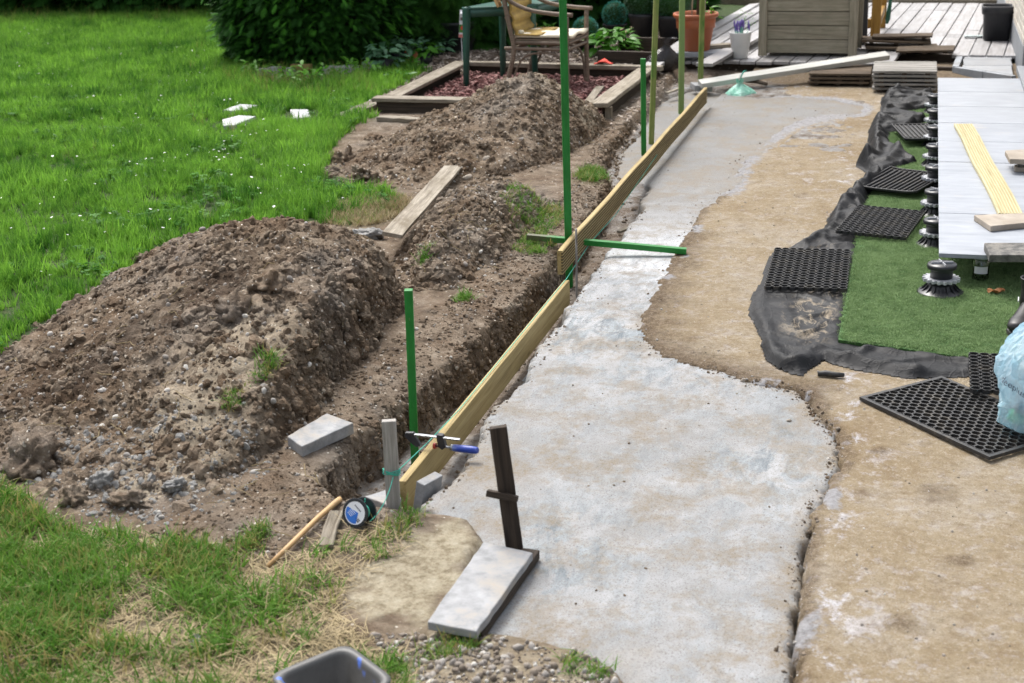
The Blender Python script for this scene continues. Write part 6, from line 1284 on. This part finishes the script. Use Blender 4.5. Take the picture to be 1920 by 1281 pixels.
x_, y_ = onheaps(16000); k = np.random.random(len(x_)) < .12+1.8*sstep(-.05, .45, fbm(x_, y_, 2.2, 3, 170)); x_, y_ = x_[k], y_[k]; s_ = sizes(len(x_), .004, .042, 4.2); ST(scatter('soil_clods', lay(x_, y_, 0)-np.stack([0*s_, 0*s_, .35*s_], -1), CP, spin(len(x_), 3.1), s_), 'crumbly soil clods covering the heaps', 'soil clods')
x_, y_ = onheaps(3000); k = np.random.random(len(x_)) < np.clip(.35+.9*sstep(5.2, 4.0, y_), 0, 1); x_, y_ = x_[k], y_[k]; s_ = sizes(len(x_), .0035, .014, 2); ST(scatter('pebbles', lay(x_, y_, .001), PP, spin(len(x_), 3.1), s_), 'small pale pebbles mixed into the heaps', 'pebbles')
band = W((20,900),(120,850),(300,840),(470,860),(520,900),(440,960),(300,1000),(170,980),(90,960)); x_, y_ = inpoly(band, 1500); s_ = sizes(len(x_), .003, .019, 3.2)
ST(scatter('cement_lumps', lay(x_, y_, .0)+np.stack([0*s_, 0*s_, -.25*s_], -1), XP, spin(len(x_), 3.1), s_), 'grey cement lumps and stones along the near foot of the heap', 'rubble')
bare = W((430,950),(520,860),(640,900),(760,980),(640,1010),(560,1060),(420,1040),(250,1000),z=.03)+[]; x_, y_ = inpoly(bare, 1500); s_ = sizes(len(x_), .003, .013, 2.4)
bank = [(-2.15,4.1),(-1.85,4.3),(-1.80,5.3),(-1.76,6.5),(-1.78,8.3),(-1.95,9.6),(-2.15,9.6),(-2.0,8),(-2.0,6.5),(-2.12,5.4)]; xb, yb = inpoly(bank, 8500); sb = sizes(len(xb), .002, .013, 3.2)
tren = [(-1.86,4.05),(-1.52,4.0),(-1.51,6.2),(-1.56,8.2),(-1.75,8.6),(-1.72,6.2),(-1.78,4.9)]; xt, yt = inpoly(tren, 1700); s3 = sizes(len(xt), .002, .014, 3.2)
xr, yr = inpoly(ROUGH, 3600); s4 = sizes(len(xr), .002, .009, 2.4)
X_ = np.concatenate([x_, xb, xt, xr]); Y_ = np.concatenate([y_, yb, yt, yr]); S4 = np.concatenate([s_, sb, s3, s4]); ST(scatter('soil_crumbs', lay(X_, Y_, 0), CP, spin(len(X_), 3.1), S4), 'soil crumbs on the banks, in the trench and on the bare soil', 'soil crumbs')
k = np.random.random(len(X_)) < .16; ST(scatter('soil_pebbles', lay(X_[k]+.01, Y_[k], 0), PP, spin(k.sum(), 3.1), S4[k]*.9), 'pale pebbles lying on the bare soil', 'pebbles')
grv = W((700,1200),(860,1190),(960,1210),(1120,1245),(1200,1340),(760,1340),z=.0); x_, y_ = inpoly(grv, 2600); k = np.random.random(len(x_)) < .2+1.5*sstep(-.2,.4,fbm(x_, y_, 6, 3, 171)); x_, y_ = x_[k], y_[k]; s_ = sizes(len(x_), .003, .015, 2.6); ST(scatter('gravel', lay(x_, y_, .001), PP, spin(len(x_), 3.1), s_), 'loose pale gravel in front of the stone slab', 'gravel')
# crumbs along the concrete edges and on the sand
ex, ey = [], []
for ln, n_, sg in ((W(*CONC_R[:14]), 620, .016), (W(*CONC_R[13:30]), 300, .03), (W((780,960),(861,887),(908,787),(990,690),(1066,595),(1122,502),(1207,393)), 700, .02)):
    ln = np.array(ln); sg_ = np.random.randint(0, len(ln)-1, n_); t = np.random.random(n_); p_ = ln[sg_]*(1-t)[:,None]+ln[sg_+1]*t[:,None]+np.random.normal(0, sg, (n_, 2)); ex.append(p_[:,0]); ey.append(p_[:,1])
ex, ey = np.concatenate(ex), np.concatenate(ey); s_ = sizes(len(ex), .002, .010, 3.2); k = np.random.random(len(ex)) < .55
ST(scatter('edge_crumbs', lay(ex[k], ey[k], 0), CP, spin(k.sum(), 3.1), s_[k]), 'dark crumbs along the broken edge of the concrete', 'crumbs'); ST(scatter('edge_pebbles', lay(ex[~k], ey[~k], 0), PP, spin((~k).sum(), 3.1), s_[~k]), 'pale pebbles along the broken edge of the concrete', 'pebbles')
sp_ = [p_ for p_ in SAND_POLY]; x_, y_ = inpoly(sp_, 7000); k = inview(x_, y_, 0, 200) & ((x_ < -.3) | (y_ < 5.3)); x_, y_ = x_[k], y_[k]; s_ = sizes(len(x_), .0015, .006, 2.6); ST(scatter('sand_grit', lay(x_, y_, 0), PP, spin(len(x_), 3.1), s_), 'grit and tiny stones on the sand bed', 'grit')
x_, y_ = inpoly(CONC_POLY, 1500); s_ = sizes(len(x_), .0012, .0055, 2.8); ST(scatter('concrete_grit', lay(x_, y_, 0), CP, spin(len(x_), 3.1), s_), 'soil crumbs scattered over the concrete', 'crumbs')
# crumbs clinging to the steep cut faces
SP_ = []; SS_ = []
for o in STEEP:
    nv = len(o.data.vertices); co = np.empty(nv*3, np.float32); o.data.vertices.foreach_get('co', co); co = co.reshape(-1, 3); nq = len(o.data.polygons); q_ = np.empty(nq*4, np.int32); o.data.loops.foreach_get('vertex_index', q_); q_ = q_.reshape(-1, 4)
    a_, b_, c_, d_ = (co[q_[:,i]] for i in range(4)); nn = np.cross(c_-a_, d_-b_); ar = np.linalg.norm(nn, axis=1)/2; nz = np.abs(nn[:,2])/(2*ar+1e-12); m_ = a_.mean(1)*0+a_[:,0]; kk = (nz < .72) & (a_[:,1] > 3.6) & (a_[:,1] < 10.4) & (a_[:,0] > -3.9) & (a_[:,0] < -1.55) & (ar < .02)
    a_, b_, c_, d_, ar = a_[kk], b_[kk], c_[kk], d_[kk], ar[kk]; n_ = int(min(9000, ar.sum()*4200)); i_ = np.random.choice(len(ar), n_, p=ar/ar.sum()); u_ = np.random.random((n_,1)); w_ = np.random.random((n_,1))
    SP_.append((a_[i_]*(1-u_)+b_[i_]*u_)*(1-w_)+(d_[i_]*(1-u_)+c_[i_]*u_)*w_); SS_.append(sizes(n_, .004, .022, 2.4))
SP_ = np.concatenate(SP_); SS_ = np.concatenate(SS_); ST(scatter('wall_crumbs', SP_, CP, spin(len(SP_), 3.1), SS_), 'crumbly soil on the steep cut faces of trench and heaps', 'soil crumbs')
# single stones and clods that stand out
for i, (px, py, r_, kind, lab) in enumerate(((1394,715,.013,'p','round pale pebble at the bend of the concrete edge'),(1480,790,.010,'p','brown pebble on the concrete left of the sand'),(450,480,.075,'c','dark clod on the top of the large heap'),(500,545,.085,'c','dark broken clod in the middle of the large heap'),(440,595,.07,'c','dark sod lump low in the middle of the large heap'),(905,275,.05,'c','hollow dark clod on the rear heap'),(640,300,.08,'c','brown clod at the left end of the rear heap'),(680,330,.07,'c','brown sod lump below the left end of the rear heap'),(60,875,.09,'c','large brown clod at the near left foot of the heap'),(245,945,.055,'c','dark root clod among the grey rubble'),(190,905,.036,'x','grey cement lump left among the rubble'),(330,915,.038,'x','pale grey cement lump in the middle of the rubble'),(700,262,.045,'c','tawny clod on the left slope of the rear heap'),(875,335,.035,'p','pale stone near the plank end on the rear heap'),(995,245,.035,'p','tan stone high on the rear heap'),(690,445,.07,'x','cracked grey soil lump behind the large heap'),(912,300,.03,'p','pale round stone on the rear heap slope'),(365,1205,.022,'x','light pebble in the near left grass'),(140,940,.05,'c','grey brown clod at the foot of the large heap'),(262,490,.05,'c','brown clod on the lawn edge of the large heap'))):
    q = at(px, py, .15); o = rock(400+i, {'p': BEIGESTONE, 'c': SOIL, 'x': CEM}[kind], .75, 4 if kind != 'p' else 3, .12 if kind == 'p' else .7); COL.objects.link(o); o.name = {'p': 'stone', 'c': 'soil_clod', 'x': 'cement_lump'}[kind]; o.location = q+Vector((0,0,.2*r_)); o.scale = (r_,r_,r_); o.rotation_euler = (random.uniform(-.4,.4), random.uniform(-.4,.4), random.uniform(0,6)); T(o, lab, {'p': 'stone', 'c': 'clod', 'x': 'lump'}[kind])
# roots and twigs on the heaps
mb = MB(); x_, y_ = onheaps(70)
xx, yy2 = inpoly(bare, 40); x_ = np.concatenate([x_, xx]); y_ = np.concatenate([y_, yy2])
for a, b in zip(x_, y_):
    L_ = random.uniform(.03,.11); an = random.uniform(0, 6.28); pts = []
    for k in range(4):
        u_ = a+math.cos(an)*L_*k/3+random.uniform(-.006,.006); v_ = b+math.sin(an)*L_*k/3+random.uniform(-.006,.006); pts.append((u_, v_, float(topz(np.array([u_]), np.array([v_]))[0])+.006+random.uniform(0,.012)))
    mb.tube(pts, random.uniform(.001,.0022), 4)
ST(mb.build('root_bits', STRAW, None), 'thin pale roots and twigs sticking out of the soil', 'roots')
# mulch chips
def chip(mat):
    mb = MB(); mb.box((0,0,0), (random.uniform(.03,.07), random.uniform(.012,.025), .006), Matrix.Rotation(random.uniform(-.3,.3), 3, 'X')); return mesh('chip', mb.v, mb.f, mat, None, False, False)
MUL = Mt('red_mulch'); MUL = MUL.out(MUL.ramp(MUL.rnd(), [(0, (.060,.018,.016)), (.6, (.17,.060,.055)), (1, (.33,.19,.17))]), .85); MU2 = Mt('grey_mulch'); MU2 = MU2.out(MU2.ramp(MU2.rnd(), [(0, (.07,.05,.038)), (.6, (.25,.20,.16)), (1, (.5,.44,.38))]), .85)
R1 = proto('mulch_protos', [chip(MUL) for i in range(5)]); R2 = proto('grey_mulch_protos', [chip(MU2) for i in range(5)])
x_, y_ = inpoly([(-3.95,10.62),(-2.35,10.5),(-2.32,12.15),(-3.95,12.35)], 5200); ST(scatter('red_mulch', np.stack([x_, y_, .095+np.random.uniform(0,.025,len(x_))], -1), R1, spin(len(x_), .5), np.random.uniform(.6,1.2,len(x_))), 'red bark mulch filling the raised bed', 'mulch')
x_, y_ = inpoly([(-4.9,11.4),(-4.12,10.8),(-4.1,12.5),(-2.2,12.4),(-2.3,15.3),(-4.6,15.2),(-5.0,13.2)], 7000); ST(scatter('bark_chips', lay(x_, y_, .01), R2, spin(len(x_), .5), np.random.uniform(.6,1.2,len(x_))), 'pale bark chips around the pots behind the raised bed', 'mulch')
x_, y_ = inpoly([(-2.2,10.3),(-1.95,9.3),(-1.75,10.5),(-1.8,12.6),(-2.2,12.8)], 900); k = x_ < np.interp(y_, lip_y, lip_x)+.04; x_, y_ = x_[k], y_[k]; ST(scatter('wood_debris', lay(x_, y_, .004), R2, spin(len(x_), .4), np.random.uniform(.25,.8,len(x_))), 'bark bits and debris on the soil beside the far boards', 'debris')
for (p0, p1, lab) in ((P(1182,214,.05), P(1202,204,.05), 'short broken board on the soil left of the short green post'), (P(1250,178,.04), P(1275,170,.045), 'thin broken stick lying before the pale green pole'), (P(1160,440,-.05), P(1182,432,-.045), 'small broken wood piece in the trench left of the concrete')):
    T(board('broken_wood', p0+Vector((0,0,.015)), p1+Vector((0,0,.018)), .05 if 'board' in lab else .03, .014, OLDWOOD, (0,0,1), None, .002, 3, .002), lab, 'wood')
